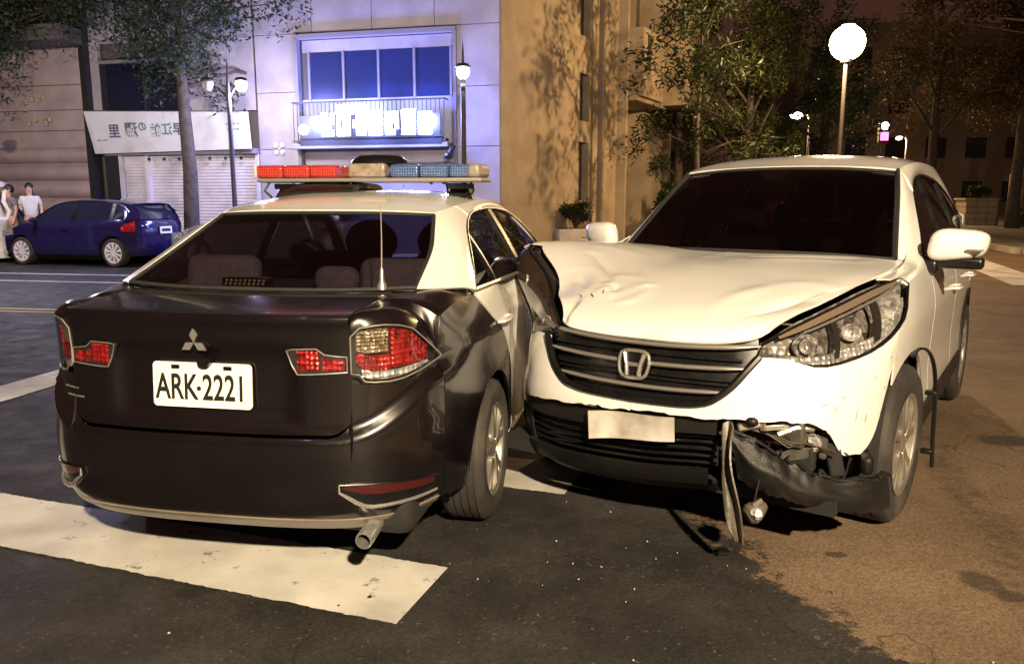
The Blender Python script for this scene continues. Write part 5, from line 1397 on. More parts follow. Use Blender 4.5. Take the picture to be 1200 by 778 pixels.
    MB().box((-.46, .84, .575), (.09, .04, .035), rot=(.2, .3, .3)).build('broken_clip', M_alu, car, bevel=.008)
    MB().sphere((-.475, .87, .60), (.03, .02, .02), 10).build('broken_clip', M_plast, car)
    MB().box((-.82, .48, .40), (.05, .16, .08), rot=(0, 0, .35)).build('wheel_liner', M_plast, car, bevel=.02)
    # broken edges, clips, looms
    rb = random.Random(9)
    for k in range(14):
        u = rb.random(); b0 = T(u, 1.0); s_ = .012 + .025 * rb.random()
        q = [Vector(b0) + Vector((rb.uniform(-1, 1) * s_, rb.uniform(-.6, .6) * s_, rb.uniform(-.3, 1.2) * s_)) for _ in range(3)]
        n_ = (q[1] - q[0]).cross(q[2] - q[0]).normalized() * .003
        MB().add(q + [p + n_ for p in q], [(0, 1, 2), (5, 4, 3), (0, 3, 4, 1), (1, 4, 5, 2), (2, 5, 3, 0)]).build('plastic_shard', M_plast if k % 3 else M_gplast, car, smooth=False)
    for k, c in enumerate(((.05, .03, .02), (.02, .02, .02), (.07, .05, .03))):
        MB().tube([(-.46 - .01 * k, .84, .56 + .006 * k), (-.53, .82 - .01 * k, .545), (-.60 - .008 * k, .80, .50 + .01 * k), (-.66, .74 + .01 * k, .515), (-.74, .66, .45 + .012 * k)], .0035, 5).build('wire', pm('wire_%d' % k, c, .5), car)
    MB().box((-.60, .735, .455), (.16, .05, .05), rot=(.1, .25, .5)).box((-.70, .66, .50), (.03, .03, .13), rot=(.3, 0, 0)).build('foam_absorber', pm('foam', (.05, .045, .04), .95, var=.4, vscale=30, bump=.5, bscale=60), car, bevel=.01)
    MB().box((-.55, .80, .572), (.10, .012, .022), rot=(0, .1, .55)).box((-.51, .83, .585), (.02, .02, .05)).build('bracket_plate', M_alu, car, bevel=.003)
    # dangling lamp on its cable under the corner
    dl = MB().lathe([(0, .03), (.03, .028), (.042, .012), (.040, -.01), (.026, -.04), (.014, -.06), (0, -.06)], 16, axis='x'); dl.box((-.03, .02, .03), (.04, .02, .015)); dl.map(lambda p: tuple(Euler((.3, .5, .8)).to_matrix() @ Vector(p) + Vector((-.525, .955, .272)))); dl.build('dangling_lamp', M_gplast, car)
    MB().sphere((-.548, .985, .285), (.026, .02, .024), 12).build('dangling_lens', M_opt, car)
    MB().tube([(-.525, .95, .30), (-.525, .91, .36), (-.52, .86, .42), (-.53, .80, .50)], .003, 6).build('lamp_cable', M_under, car)
    # dangling arch trim beside the wheel
    at = [(-.915, .10, .775), (-.925, -.02, .79), (-.945, -.16, .76), (-.962, -.27, .68), (-.972, -.33, .56), (-.975, -.35, .44), (-.978, -.36, .30), (-.985, -.36, .16)]
    MB().tube([curve(at)(k) for k in lin(0, 1, 24)], .010, 6, flat=.6).build('loose_arch_trim', M_plast, car)
    for z, yy in ((.53, -.335), (.235, -.36)):
        MB().box((-.955, yy, z), (.05, .035, .022)).build('trim_clip', M_trim, car, bevel=.004)
    # cabin
    for x in (-.38, .38):
        MB().box((x, -1.45, .85), (.5, .16, .7), rot=(R(14), 0, 0)).box((x, -1.15, .55), (.5, .5, .16)).build('front_seat', M_dseat, car, bevel=.05, seg=3)
        MB().sphere((x, -1.58, 1.30), (.14, .06, .11), 14).build('headrest', M_dseat, car)
    MB().box((0, -.72, .98), (1.5, .4, .2)).build('dashboard', M_inner, car, bevel=.05, seg=3)
    MB().box((0, -2.5, .85), (1.3, .2, .7), rot=(R(14), 0, 0)).build('rear_seat', M_dseat, car, bevel=.05, seg=3)
    MB().tube([(.37 + .18 * math.cos(a), -.98 + .05 * math.sin(a), 1.02 + .17 * math.sin(a)) for a in lin(0, 2 * math.pi, 20)[:-1]], .015, 6, closed=True).build('steering_wheel', M_inner, car)
    MB().box((0, -.98, 1.50), (.24, .03, .07)).build('rear_view_mirror', M_inner, car, bevel=.02)
    return car
suv = build_suv()
# ==================================================================== PARKED HATCHBACKS
M_brim = pm('bright_wheel_paint', (.75, .73, .78), .4)
def hatch(loc, heading, paint, label, plate=True, dark=False):
    """origin: ground under the rear axle centre; y forward"""
    a = math.atan2(heading[0], heading[1])
    car = empty('parked_car', (loc[0], loc[1], 0), -a); tag(car, label, 'car', 'cars parked on the far side')
    C = (0, 1.2, .6); WB = 2.43
    sZ = [.16, .24, .34, .5, .66, .80, .88, .94, 1.0]; sO = [-.08, -.03, -.005, 0, -.006, .004, 0, -.02, -.05]
    W = Shell([(0, -.66), (.3, -.65), (.55, -.60), (.70, -.50), (.79, -.32), (.83, -.1), (.845, .4), (.845, 1.2), (.84, 2.0), (.83, 2.5), (.79, 2.85), (.68, 3.08), (.45, 3.17), (0, 3.2)], lambda y, x, z: itp(z, sZ, sO))
    belt = lambda y: itp(y, [-.5, 0, 1., 2., 2.4], [1.0, .985, .95, .91, .90])
    RA, AZ = .345, .31
    for sd in (1, -1):
        def panel(y0, y1, nm, m, ex=()):
            cols = sorted(set([y for yc in (0, WB) for y in arch_cols(yc, RA, 12) if y0 < y < y1] + lin(y0, y1, 8)))
            def f(y, v):
                z0 = max(arch_z(y, 0, AZ, RA, .24), arch_z(y, WB, AZ, RA, .24)); z1 = max(belt(y) if y < 2.2 else itp(y, [2.2, 2.9], [.905, .72]), z0 + .01)
                return W.at(W.sy(y), z0 + (z1 - z0) * v, sd)
            return slab(nm, f, cols, lin(0, 1, 12), m, car, .008, center=C)
        panel(-.52, .335, 'rear_quarter', paint); d1 = panel(.345, 1.0, 'rear_door', paint); d2 = panel(1.008, 2.02, 'front_door', paint); panel(2.028, 2.9, 'front_wing', paint)
        MB().tube([W.at(W.sy(y), .80, sd, e) for y, e in ((1.10, 0), (1.12, .03), (1.25, .035), (1.27, 0))], .012, 6).build('door_handle', paint, d2)
        slab('tail_lamp', lambda u, v, sd=sd: W.at(W.sy(-.50 + .26 * u), .74 + .24 * v * (1 - .55 * u), sd, .006), lin(0, 1, 7), lin(0, 1, 6), M_red, car, .01, center=C)
        slab('headlamp', lambda u, v, sd=sd: W.at(W.sy(2.62 + .40 * u), .60 + .05 * (1 - u) + .13 * v, sd, .01), lin(0, 1, 7), lin(0, 1, 5), M_opt, car, .01, center=C)
        slab('sill', lambda u, v, sd=sd: W.at(W.sy(.36 + 1.70 * u), .15 + .085 * v, sd), lin(0, 1, 8), lin(0, 1, 3), M_trim, car, .008, center=C)
        MB().sphere((sd * .93, 1.92, .98), (.09, .06, .06), 12).build('door_mirror', paint, car)
        Gx = lambda y, z: .80 - .19 * max(0, (z - .92) / .52) ** 1.1
        zh = lambda y: itp(y, [-.40, -.2, .2, .8, 1.3, 1.55, 1.85, 2.15], [1.20, 1.36, 1.42, 1.435, 1.40, 1.33, 1.13, .92])
        slab('side_window', lambda u, v, sd=sd: np.array((sd * (Gx(-.30 + 2.4 * u, belt(-.3 + 2.4 * u) + max(.002, zh(-.3 + 2.4 * u) - belt(-.3 + 2.4 * u)) * v) - .006), -.30 + 2.4 * u, belt(-.3 + 2.4 * u) + max(.002, zh(-.3 + 2.4 * u) - belt(-.3 + 2.4 * u)) * v)), lin(0, 1, 20), lin(0, 1, 8), M_nglass, car, .006, center=C)
        for yc, w in ((1.0, .10), (.02, .09)):
            slab('window_pillar', lambda u, v, sd=sd, yc=yc, w=w: np.array((sd * (Gx(yc, belt(yc) + (zh(yc) - belt(yc)) * v) + .003), yc + w * (u - .5), belt(yc) + (zh(yc) - belt(yc)) * v)), lin(0, 1, 3), lin(0, 1, 6), M_trim, car, .01, center=C)
        MB().tube([(sd * (Gx(y, zh(y)) + .004), y, zh(y)) for y in lin(-.4, 2.12, 20)], .014, 6).build('roof_rail', paint, car)
        slab('rear_pillar', cg([[(.60, -.56, .99), (.78, -.38, .99), (.79, -.28, .985)], [(.55, -.50, 1.2), (.69, -.38, 1.2), (.71, -.28, 1.2)], [(.52, -.36, 1.40), (.60, -.28, 1.40), (.63, -.18, 1.375)]]) if sd > 0 else mir(cg([[(.60, -.56, .99), (.78, -.38, .99), (.79, -.28, .985)], [(.55, -.50, 1.2), (.69, -.38, 1.2), (.71, -.28, 1.2)], [(.52, -.36, 1.40), (.60, -.28, 1.40), (.63, -.18, 1.375)]]), -1), lin(0, 1, 6), lin(0, 1, 6), paint, car, .008, center=C)
        for yc in (0, WB):
            slab('wheel_well', lambda u, v, sd=sd, yc=yc: np.array((sd * (.5 + .31 * v), yc - .36 * math.cos(math.pi * u), .28 + .38 * math.sin(math.pi * u))), lin(0, 1, 10), lin(0, 1, 3), M_under, car, .004, center=(0, yc, .3))
            wheel(car, sd * .735, yc, .30, .19, sd, .215, 10, .07, mat_rim=M_brim)
    sR = W.sy(-.515)
    slab('rear_bumper', lambda s, v: W.at(abs(s), .24 + .40 * v, 1 if s >= 0 else -1, .012), lin(-sR, sR, 20), lin(0, 1, 6), paint, car, .01, center=C)
    slab('tailgate', lambda s, v: W.at(abs(s), .648 + .34 * v, 1 if s >= 0 else -1, -.01 - .02 * v), lin(-sR * .985, sR * .985, 24), lin(0, 1, 6), paint, car, .01, center=C)
    slab('rear_window', cg([sym([(0, -.62, 1.0), (.35, -.60, 1.0), (.62, -.53, 1.0)]), sym([(0, -.50, 1.22), (.33, -.49, 1.22), (.57, -.44, 1.21)]), sym([(0, -.34, 1.42), (.3, -.335, 1.415), (.52, -.31, 1.40)])]), lin(0, 1, 14), lin(0, 1, 8), M_nglass, car, .006, center=C)
    slab('roof', cg([sym([(0, -.40, 1.435), (.3, -.385, 1.43), (.52, -.33, 1.41), (.62, -.22, 1.375)]), sym([(0, .2, 1.49), (.3, .2, 1.485), (.52, .2, 1.465), (.625, .2, 1.425)]), sym([(0, .9, 1.50), (.3, .9, 1.495), (.52, .9, 1.475), (.625, .9, 1.435)]), sym([(0, 1.5, 1.44), (.3, 1.48, 1.435), (.52, 1.45, 1.41), (.62, 1.42, 1.37)])]), lin(0, 1, 16), lin(0, 1, 12), paint, car, .01, center=C)
    slab('windscreen', cg([sym([(0, 1.5, 1.435), (.3, 1.48, 1.43), (.60, 1.42, 1.37)]), sym([(0, 2.25, .96), (.35, 2.22, .955), (.74, 2.08, .92)])]), lin(0, 1, 12), lin(0, 1, 8), M_nglass, car, .006, center=C)
    slab('bonnet', cg([sym([(0, 2.27, .95), (.4, 2.22, .945), (.78, 2.05, .90)]), sym([(0, 2.75, .87), (.4, 2.72, .865), (.78, 2.55, .83)]), sym([(0, 3.12, .70), (.4, 3.08, .70), (.72, 2.9, .71)])]), lin(0, 1, 14), lin(0, 1, 10), paint, car, .008, center=C)
    sF = W.L - W.sy(2.9)
    slab('front_bumper', lambda s, v: W.at(W.L - abs(s), .22 + .48 * v, 1 if s >= 0 else -1), lin(-sF, sF, 16), lin(0, 1, 6), paint, car, .01, center=C)
    slab('front_grille', lambda s, v: W.at(W.L - abs(s), .30 + .14 * v, 1 if s >= 0 else -1, .004), lin(-.4, .4, 8), lin(0, 1, 3), M_trim, car, .006, center=C)
    MB().box((0, 1.25, .25), (1.4, 3.3, .06)).box((0, 1.2, .6), (1.35, 1.2, .6)).build('floor_pan', M_under, car)
    pl_ = MB().box((0, -.675, .76), (.36, .012, .15), rot=(R(-4), 0, 0)).build('number_plate', M_plate, car, smooth=False)
    MB().box((0, -.683, .76), (.26, .004, .06), rot=(R(-4), 0, 0)).build('plate_lettering', M_ink, pl_, smooth=False)
    t = [(-.16 + .04 * k, -.648 - .0, .90 + .012 * math.sin(k * 2.2)) for k in range(7)]
    MB().tube(t, .008, 4).build('badge', M_chrome, car)
    for ch in car.children:          # low roofline
        if ch.type == 'MESH':
            for v_ in ch.data.vertices:
                if v_.co.z > .98: v_.co.z = .98 + (v_.co.z - .98) * (.86 - .10 * sstep(.6, -.6, v_.co.y))
    return car
M_blue = pm('blue_car_paint', (.022, .017, .085), .15, coat=1., metal=.3)
M_silver = pm('silver_car_paint', (.55, .54, .56), .3, coat=1., metal=.5)
M_grey = pm('grey_car_paint', (.06, .055, .07), .3, coat=1., metal=.3)
hd = Vector((-.960, .28)).normalized(); lf = Vector((hd.y, -hd.x)) * -1   # left side normal
base = Vector((-8.336, 16.417)) + Vector((-hd.y, hd.x)) * -.83 * 1.0
base = Vector((-8.336, 16.417)) + Vector((hd.y, -hd.x)) * .83
hatch((base.x, base.y), hd, M_blue, 'dark blue hatchback parked on the far side of the road')
b2 = base - hd * 5.0
hatch((b2.x - hd.x * -.0 + .35, b2.y), hd, M_silver, 'silver hatchback half hidden behind the police car') if False else None
hs_ = Vector((.985, -.17))
hatch((-3.85, 16.35), -hs_, M_silver, 'silver car whose nose shows behind the police car')
b3 = base + hd * 4.35
hatch((b3.x, b3.y), hd, M_grey, 'dark grey car cut by the left edge')

# ==================================================================== PEOPLE
M_skin = pm('skin', (.50, .30, .22), .55); M_hair = pm('black_hair', (.012, .010, .010), .5)
M_tee = pm('white_tee', (.52, .50, .51), .85, var=.05, vscale=8); M_shorts = pm('dark_shorts', (.05, .045, .06), .85)
M_shirt = pm('grey_shirt', (.17, .15, .17), .85, var=.2, vscale=12); M_short2 = pm('tan_shorts', (.30, .22, .17), .85)
def skin_mesh(name, verts, edges, radii, mat, parent, root=0, sub=2):
    me = bpy.data.meshes.new(name); me.from_pydata(verts, edges, []); me.materials.append(mat)
    o = bpy.data.objects.new(name, me); link(o, parent)
    m = o.modifiers.new('skin', 'SKIN'); m.use_smooth_shade = True
    if not me.skin_vertices:
        bpy.context.view_layer.objects.active = o
    for sv, r in zip(me.skin_vertices[0].data, radii):
        sv.radius = (r[0], r[1]) if isinstance(r, tuple) else (r, r)
    me.skin_vertices[0].data[root].use_root = True
    s = o.modifiers.new('sub', 'SUBSURF'); s.levels = sub; s.render_levels = sub
    dg = bpy.context.evaluated_depsgraph_get(); dg.update()
    nm = bpy.data.meshes.new_from_object(o.evaluated_get(dg)); o.modifiers.clear(); o.data = nm
    return o
def person(x, y, h, rz, label, top, bottom, hair_long, arm):
    e = empty('person', (x, y, .1), rz); tag(e, label, 'person')
    k = h / 1.7
    J = {'pel': (0, 0, .92), 'ch': (0, .01, 1.22), 'nk': (0, .01, 1.42), 'hb': (0, .03, 1.52), 'ht': (0, .035, 1.645)}
    V = [J['pel'], J['ch'], J['nk'], J['hb'], J['ht']]
    E = [(0, 1), (1, 2), (2, 3), (3, 4)]; Rr = [(.13, .10), (.13, .095), (.055, .055), (.075, .09), (.07, .085)]
    for s in (1, -1):
        i = len(V)
        V += [(s * .09, 0, .84), (s * .095, .015, .48), (s * .095, -.02, .09), (s * .10, .12, .03)]
        E += [(0, i), (i, i + 1), (i + 1, i + 2), (i + 2, i + 3)]; Rr += [(.085, .085), (.055, .06), (.038, .042), (.035, .028)]
        i = len(V)
        hx, hy, hz = arm if s > 0 else (.21, .06, .80)
        V += [(s * .165, 0, 1.37), (s * .215, -.02, 1.12), (s * hx, hy, hz + .06), (s * (hx - .01), hy + .04, hz - .03)]
        E += [(1, i), (i, i + 1), (i + 1, i + 2), (i + 2, i + 3)]; Rr += [(.055, .055), (.04, .04), (.028, .026), (.032, .018)]
    V = [(a * k, b * k, c * k) for a, b, c in V]; Rr = [(a * k, b * k) for a, b in Rr]
    skin_mesh('body', V, E, Rr, M_skin, e)
    # clothes
    tv = [(0, 0, .90), (0, .005, 1.05), (0, .01, 1.25), (0, .01, 1.40)]; te = [(0, 1), (1, 2), (2, 3)]; tr = [(.165, .125), (.15, .115), (.155, .118), (.075, .07)]
    for s in (1, -1):
        i = len(tv); tv += [(s * .165, 0, 1.36), (s * .205, -.015, 1.20)]; te += [(2, i), (i, i + 1)]; tr += [(.075, .07), (.062, .06)]
    skin_mesh('shirt', [(a * k, b * k, c * k) for a, b, c in tv], te, [(a * k, b * k) for a, b in tr], top, e, sub=2)
    sv_ = [(0, 0, .93), (0, 0, .84)]; se = [(0, 1)]; sr_ = [(.155, .12), (.15, .12)]
    for s in (1, -1):
        i = len(sv_); sv_ += [(s * .09, 0, .76), (s * .10, .01, .56)]; se += [(1, i), (i, i + 1)]; sr_ += [(.10, .10), (.088, .09)]
    skin_mesh('shorts', [(a * k, b * k, c * k) for a, b, c in sv_], se, [(a * k, b * k) for a, b in sr_], bottom, e, sub=1)
    hz = 1.59 * k
    hm = MB().sphere((0, .0, hz + .02), (.088, .108, .105), 16)
    hm.map(lambda p: (p[0], p[1] - .02, max(p[2], hz - .02 if p[1] > .02 else hz - .10)))
    if hair_long: hm.sphere((0, -.085, hz - .13), (.075, .045, .17), 12)
    hm.build('hair', M_hair, e)
    MB().sphere((0, .135 * k, 1.565 * k), (.013, .02, .018), 8).build('nose', M_skin, e)
    for s in (1, -1):
        MB().sphere((s * .033, .118, 1.59 * k), (.012, .008, .007), 8).build('eye', M_hair, e)
        MB().sphere((s * .088, .025, 1.575 * k), (.012, .02, .028), 8).build('ear', M_skin, e)
    MB().box((0, .122, 1.525 * k), (.04, .012, .01)).build('mouth', pm('lips', (.35, .12, .10), .5) if 'lips' not in MATS else MATS['lips'], e, bevel=.004)
    for s in (1, -1):
        MB().box((s * .10 * k, .06, .03), (.085, .25, .06)).build('shoe', M_shorts, e, bevel=.02, seg=3)
    return e
person(-10.88, 17.95, 1.66, R(205), 'woman with long dark hair in a white T-shirt beside the blue hatchback', M_tee, M_shorts, True, (.17, .22, 1.10))
person(-11.38, 18.0, 1.62, R(150), 'person in a grey shirt and pale shorts at the far left', M_shirt, M_short2, False, (.22, .12, .86))

# ==================================================================== CRASH DEBRIS
M_shard = pm('broken_clear_plastic', (.62, .60, .56), .2, coat=1.)
rnd = random.Random(77)
vs = []; fs = []
for _ in range(34):
    ang = rnd.random() * 6.28; rr = abs(rnd.gauss(0, .8))
    cx, cy = .35 + rr * math.cos(ang) * 1.3, 2.9 + rr * math.sin(ang) * .7
    if cy < 1.2: continue
    s = .002 + .0035 * rnd.random(); o = len(vs); a = rnd.random() * 6.28
    for k in range(3): vs.append((cx + s * math.cos(a + 2.1 * k), cy + s * math.sin(a + 2.1 * k), .006 + .5 * s * rnd.random()))
    vs.append((cx, cy, .008 + s)); fs += [(o, o + 1, o + 3), (o + 1, o + 2, o + 3), (o + 2, o, o + 3)]
dbr = mk('glass_debris', vs, fs, M_shard, None, False, None)
tag(dbr, 'tiny shards of broken lamp plastic scattered on the road', 'debris', kind='stuff')
rnd = random.Random(5)
for k, (x, y, s, lab) in enumerate(((.86, 3.02, .035, 'small black bumper fragment lying under the torn corner'), (-.52, 2.66, .009, 'dark crumb on the white crossing bar'), (-.62, 2.60, .006, 'tiny dark crumb near the end of the crossing bar'), (-1.15, 2.42, .006, 'pale chip on the dark asphalt below the crossing bar'))):
    n = 8; q = MB(); poly = [(s * (.6 + .6 * rnd.random()) * math.cos(6.28 * i / n), s * (.4 + .5 * rnd.random()) * math.sin(6.28 * i / n)) for i in range(n)]
    q.prism(poly, s * .35, Matrix.Translation((x, y, .007)) @ Matrix.Rotation(rnd.random() * 3, 4, 'Z'))
    o = q.build('debris_fragment', M_plast if k < 3 else M_shard, None, smooth=False); tag(o, lab, 'debris', 'loose crash fragments')
# ==================================================================== STREET LAMPS
M_pole = pm('lamp_pole_paint', (.06, .055, .06), .45, metal=.3)
M_bulbw = emis('lamp_glow_white', (.90, .90, 1.0), 30.)
M_bulbo = emis('lamp_glow_sodium', (1.0, .72, .36), 60.)
M_bulboff = pm('lamp_globe_unlit', (.45, .42, .40), .3, coat=.5)
def lamp_light(parent, loc, energy, color, r=.12):
    l = bpy.data.lights.new('lamp_light', 'POINT'); l.energy = energy; l.color = color; l.shadow_soft_size = r
    o = bpy.data.objects.new('lamp_light', l); link(o, parent); o.location = loc; return o
def garden_lamp(x, y, h, label, heads, energy=150, color=(.88, .82, 1.0), rz=0., spike=.5):
    """ornamental post with short arms; heads = [(dx, lit)]"""
    e = empty('street_lamp', (x, y, .1), rz); tag(e, label, 'street lamp', 'white lamps along the shop street')
    q = MB().lathe([(0, 0), (.16, 0), (.16, .12), (.11, .2), (.10, .5), (.07, .6), (.055, .7), (.05, 1.4), (.045, h - .3), (.06, h - .26), (.045, h - .2), (.03, h), (.02, h + spike * .6), (0, h + spike)], 14)
    q.build('post', M_pole, e)
    for dx, lit in heads:
        MB().tube([(0, 0, h - .35), (dx * .5, 0, h - .12), (dx, 0, h - .08)], .018, 7).build('arm', M_pole, e)
        MB().lathe([(0, .10), (.10, .08), (.15, .02), (.13, 0), (0, 0)], 14, c=(dx, 0, h)).build('cap', M_pole, e)
        MB().lathe([(.0, -.20), (.05, -.19), (.10, -.14), (.12, -.06), (.11, 0), (0, 0)], 16, c=(dx, 0, h)).build('globe', M_bulbw if lit else M_bulboff, e)
        if lit: lamp_light(e, (dx, -.0, h - .36), energy, color)
    return e
garden_lamp(-.90, 15.0, 3.68, 'lit white street lamp on a thin post right of the LED sign', [(.0, True)], 260)
garden_lamp(-5.93, 17.0, 3.72, 'double-armed street lamp with one lit head beside the shop tree', [(.28, True), (-.42, False)], 290)
garden_lamp(-10.75, 15.5, 3.22, 'lit street lamp cut by the left edge', [(.80, True)], 320)
def cobra_lamp(x, y, h, arm, label, energy, rz, color=(1.0, .66, .30), scale=1., grp='sodium lamps along the tree-lined street'):
    e = empty('street_lamp', (x, y, .0), rz); tag(e, label, 'street lamp', grp)
    MB().lathe([(0, 0), (.14, 0), (.14, .3), (.085, .34), (.05, h - .4), (.045, h)], 14).build('post', M_pole, e)
    MB().tube([(0, 0, h - .15), (arm * .3, 0, h + .16), (arm * .7, 0, h + .22), (arm, 0, h + .2)], .035, 8).build('arm', M_pole, e)
    MB().box((arm + .12 * scale, 0, h + .20), (.55 * scale, .24 * scale, .12 * scale)).build('head', M_pole, e, bevel=.04)
    MB().sphere((arm + .16 * scale, 0, h + .10), (.20 * scale, .16 * scale, .12 * scale), 14).build('lamp_bowl', M_bulbo, e)
    lamp_light(e, (arm + .16 * scale, 0, h - .1), energy, color, .16)
    return e
bl = empty('street_lamp', (7.92, 19.4, .1)); tag(bl, 'glaring sodium street lamp above the white SUV', 'street lamp', 'sodium lamps along the tree-lined street')
MB().lathe([(0, 0), (.15, 0), (.15, .35), (.09, .4), (.055, 2.4), (.05, 4.45), (.12, 4.5), (.14, 4.58), (0, 4.6)], 14).build('post', M_pole, bl)
MB().sphere((0, 0, 4.94), .40, 24).build('globe', M_bulbo, bl)
MB().lathe([(0, .10), (.10, .08), (.16, .02), (.12, 0), (0, 0)], 14, c=(0, 0, 5.32)).build('cap', M_pole, bl)
lamp_light(bl, (-.36, -.30, 4.75), 2100, (1.0, .62, .27), .07)
cobra_lamp(14.9, 40.5, 5.4, .4, 'smaller distant sodium lamp beneath the glaring one', 2000, R(180), scale=1.6)
cobra_lamp(20.6, 42.0, 4.4, .3, 'tiny far lamp among the trees on the right', 1100, R(180), scale=.8)
cobra_lamp(2.0, -5.2, 5.6, -.35, 'sodium street lamp behind the photographer', 18000, R(0), color=(1.0, .79, .51), scale=1.4)

# traffic signal far away
ts = empty('traffic_signal', (16.3, 35.5, .1)); tag(ts, 'small pink-lit traffic signal on a pole behind the SUV roof', 'traffic signal')
MB().tube([(0, 0, 0), (0, 0, 4.6)], .06, 8).build('pole', M_pole, ts)
MB().box((0, -.1, 4.15), (.42, .25, .95)).build('housing', M_pole, ts, bevel=.04)
MB().lathe([(0, -.02), (.15, -.01), (.16, .0), (.16, .02), (0, .02)], 16, axis='y').map(lambda p: (p[0], p[1] - .24, p[2] + 4.42)).build('lit_lens', emis('signal_white', (1, .8, .7), 22.), ts)
MB().box((.0, -.24, 3.98), (.34, .02, .34)).build('pink_panel', emis('signal_pink', (1.0, .10, .35), 7.), ts, smooth=False)

# ==================================================================== TREES
def leaf_mat(name, a, b):
    m = bpy.data.materials.new(name); m.use_nodes = True
    nt = m.node_tree; bs = nt.nodes['Principled BSDF']
    ob = nt.nodes.new('ShaderNodeNewGeometry')
    mx = nt.nodes.new('ShaderNodeMix'); mx.data_type = 'RGBA'
    nt.links.new(ob.outputs['Random Per Island'], mx.inputs[0]); mx.inputs[6].default_value = (*a, 1); mx.inputs[7].default_value = (*b, 1)
    nt.links.new(mx.outputs[2], bs.inputs['Base Color']); bs.inputs['Roughness'].default_value = .55
    bs.inputs['Specular IOR Level'].default_value = .3
    tr = nt.nodes.new('ShaderNodeBsdfTranslucent'); nt.links.new(mx.outputs[2], tr.inputs[0])
    ms = nt.nodes.new('ShaderNodeMixShader'); ms.inputs[0].default_value = .3
    nt.links.new(bs.outputs[0], ms.inputs[1]); nt.links.new(tr.outputs[0], ms.inputs[2])
    nt.links.new(ms.outputs[0], nt.nodes['Material Output'].inputs[0])
    return m
M_leaf = leaf_mat('leaf_green', (.012, .022, .008), (.034, .048, .014))
M_leafd = leaf_mat('leaf_dark', (.018, .032, .014), (.045, .062, .022))
M_leafy = leaf_mat('leaf_yellow_green', (.024, .036, .010), (.060, .070, .018))
M_leafr = leaf_mat('leaf_lamp_reddened', (.055, .042, .018), (.13, .075, .03))  # reddish lamp glow put into the leaf colour
M_bark = pm('bark', (.06, .045, .034), .9, var=.4, vscale=8, bump=.8, bscale=22)
M_barkr = pm('reddish_bark', (.13, .075, .05), .9, var=.4, vscale=6, bump=.8, bscale=18)
def leaves(name, clumps, n, size, mat, parent, rnd, narrow=.45):
    """leaf-sized quads spread in clumps: clump = (centre, radius)"""
    vs = []; fs = []
    tot = sum(c[1] ** 2 for c in clumps)
    for (c, r) in clumps:
        k = max(4, int(n * r * r / tot))
        for _ in range(k):
            d = Vector((rnd.gauss(0, 1), rnd.gauss(0, 1), rnd.gauss(0, .8)))
            d = d.normalized() * r * (rnd.random() ** .45) if d.length > 1e-6 else d
            p = Vector(c) + d
            ax = Vector((rnd.gauss(0, 1), rnd.gauss(0, 1), rnd.gauss(-.35, .7))).normalized(); sd = ax.cross(Vector((rnd.gauss(0, 1), rnd.gauss(0, 1), rnd.gauss(0, 1)))).normalized()
            s = size * (.6 + .8 * rnd.random()); w = s * narrow
            o = len(vs)
            vs += [p, p + ax * s * .5 + sd * w * .5, p + ax * s, p + ax * s * .5 - sd * w * .5]
            fs.append((o, o + 1, o + 2, o + 3))
    return mk(name, vs, fs, mat, parent, False, None)
def tree(x, y, label, h, crown_z, crown_r, seed, n=6000, size=.16, mat=None, trunk_r=.13, lean=(0, 0), nb=9, squash=1.0, droop=0., bark=None, sub=5, group='trees in the street', narrow=.45, cat='tree', name='tree', z0=.1, off=(0, 0)):
    rnd = random.Random(seed)
    e = empty(name, (x, y, z0)); tag(e, label, cat, group)
    top = Vector((lean[0], lean[1], h * .86))
    tk = MB()
    path = [Vector((0, 0, -.1))] + [Vector((lean[0] * k ** 1.3 + .10 * (rnd.random() - .5) * (k < 1), lean[1] * k ** 1.3 + .10 * (rnd.random() - .5), h * .86 * k)) for k in (.12, .3, .5, .7, .85, 1)]
    tk.tube(path, [trunk_r * 1.5, trunk_r * 1.1, trunk_r, trunk_r * .85, trunk_r * .6, trunk_r * .38, trunk_r * .15], 9)
    clumps = []
    for k in range(nb):
        f = crown_z + (h * .84 - crown_z) * (k + rnd.random() * .6) / nb; t = f / (h * .86)
        b0 = Vector((lean[0] * t ** 1.3, lean[1] * t ** 1.3, f))
        a = 2.4 * k + rnd.random() * .9
        rr = crown_r * (.45 + .65 * rnd.random()) * (1.0 - .45 * max(0, (f - crown_z) / (h - crown_z)))
        tip = b0 + Vector((math.cos(a) * rr + off[0], math.sin(a) * rr + off[1], (h - crown_z) * squash * (.10 + .22 * rnd.random()) - droop * rr))
        mid = (b0 + tip) / 2 + Vector((0, 0, .12 * rr))
        tk.tube([b0, mid, tip], [trunk_r * .38, trunk_r * .24, trunk_r * .07], 6)
        for q in range(sub):
            u = .35 + .7 * rnd.random(); pos = b0.lerp(tip, min(1, u)) + Vector((rnd.gauss(0, 1), rnd.gauss(0, 1), rnd.gauss(0, .7) - droop * .6)) * crown_r * .22
            clumps.append((pos, crown_r * (.13 + .17 * rnd.random())))
            tk.tube([b0.lerp(tip, max(0, min(1, u) - .2)), pos], [trunk_r * .12, trunk_r * .04], 4)
    tk.build('trunk', bark or M_bark, e, sharp=None)
    leaves('crown', clumps, n, size, mat or M_leaf, e, rnd, narrow)
    return e
GT = 'trees in the street'
tree(-7.28, 18.0, 'slim street tree with a dark loose crown in front of the shop', 7.4, 3.7, 2.7, 11, 15000, .10, M_leafd, .155, nb=12)
tree(-12.4, 18.6, 'dark tree crown filling the upper left corner', 8.0, 4.6, 3.2, 12, 13000, .12, M_leafd, .18, nb=11)
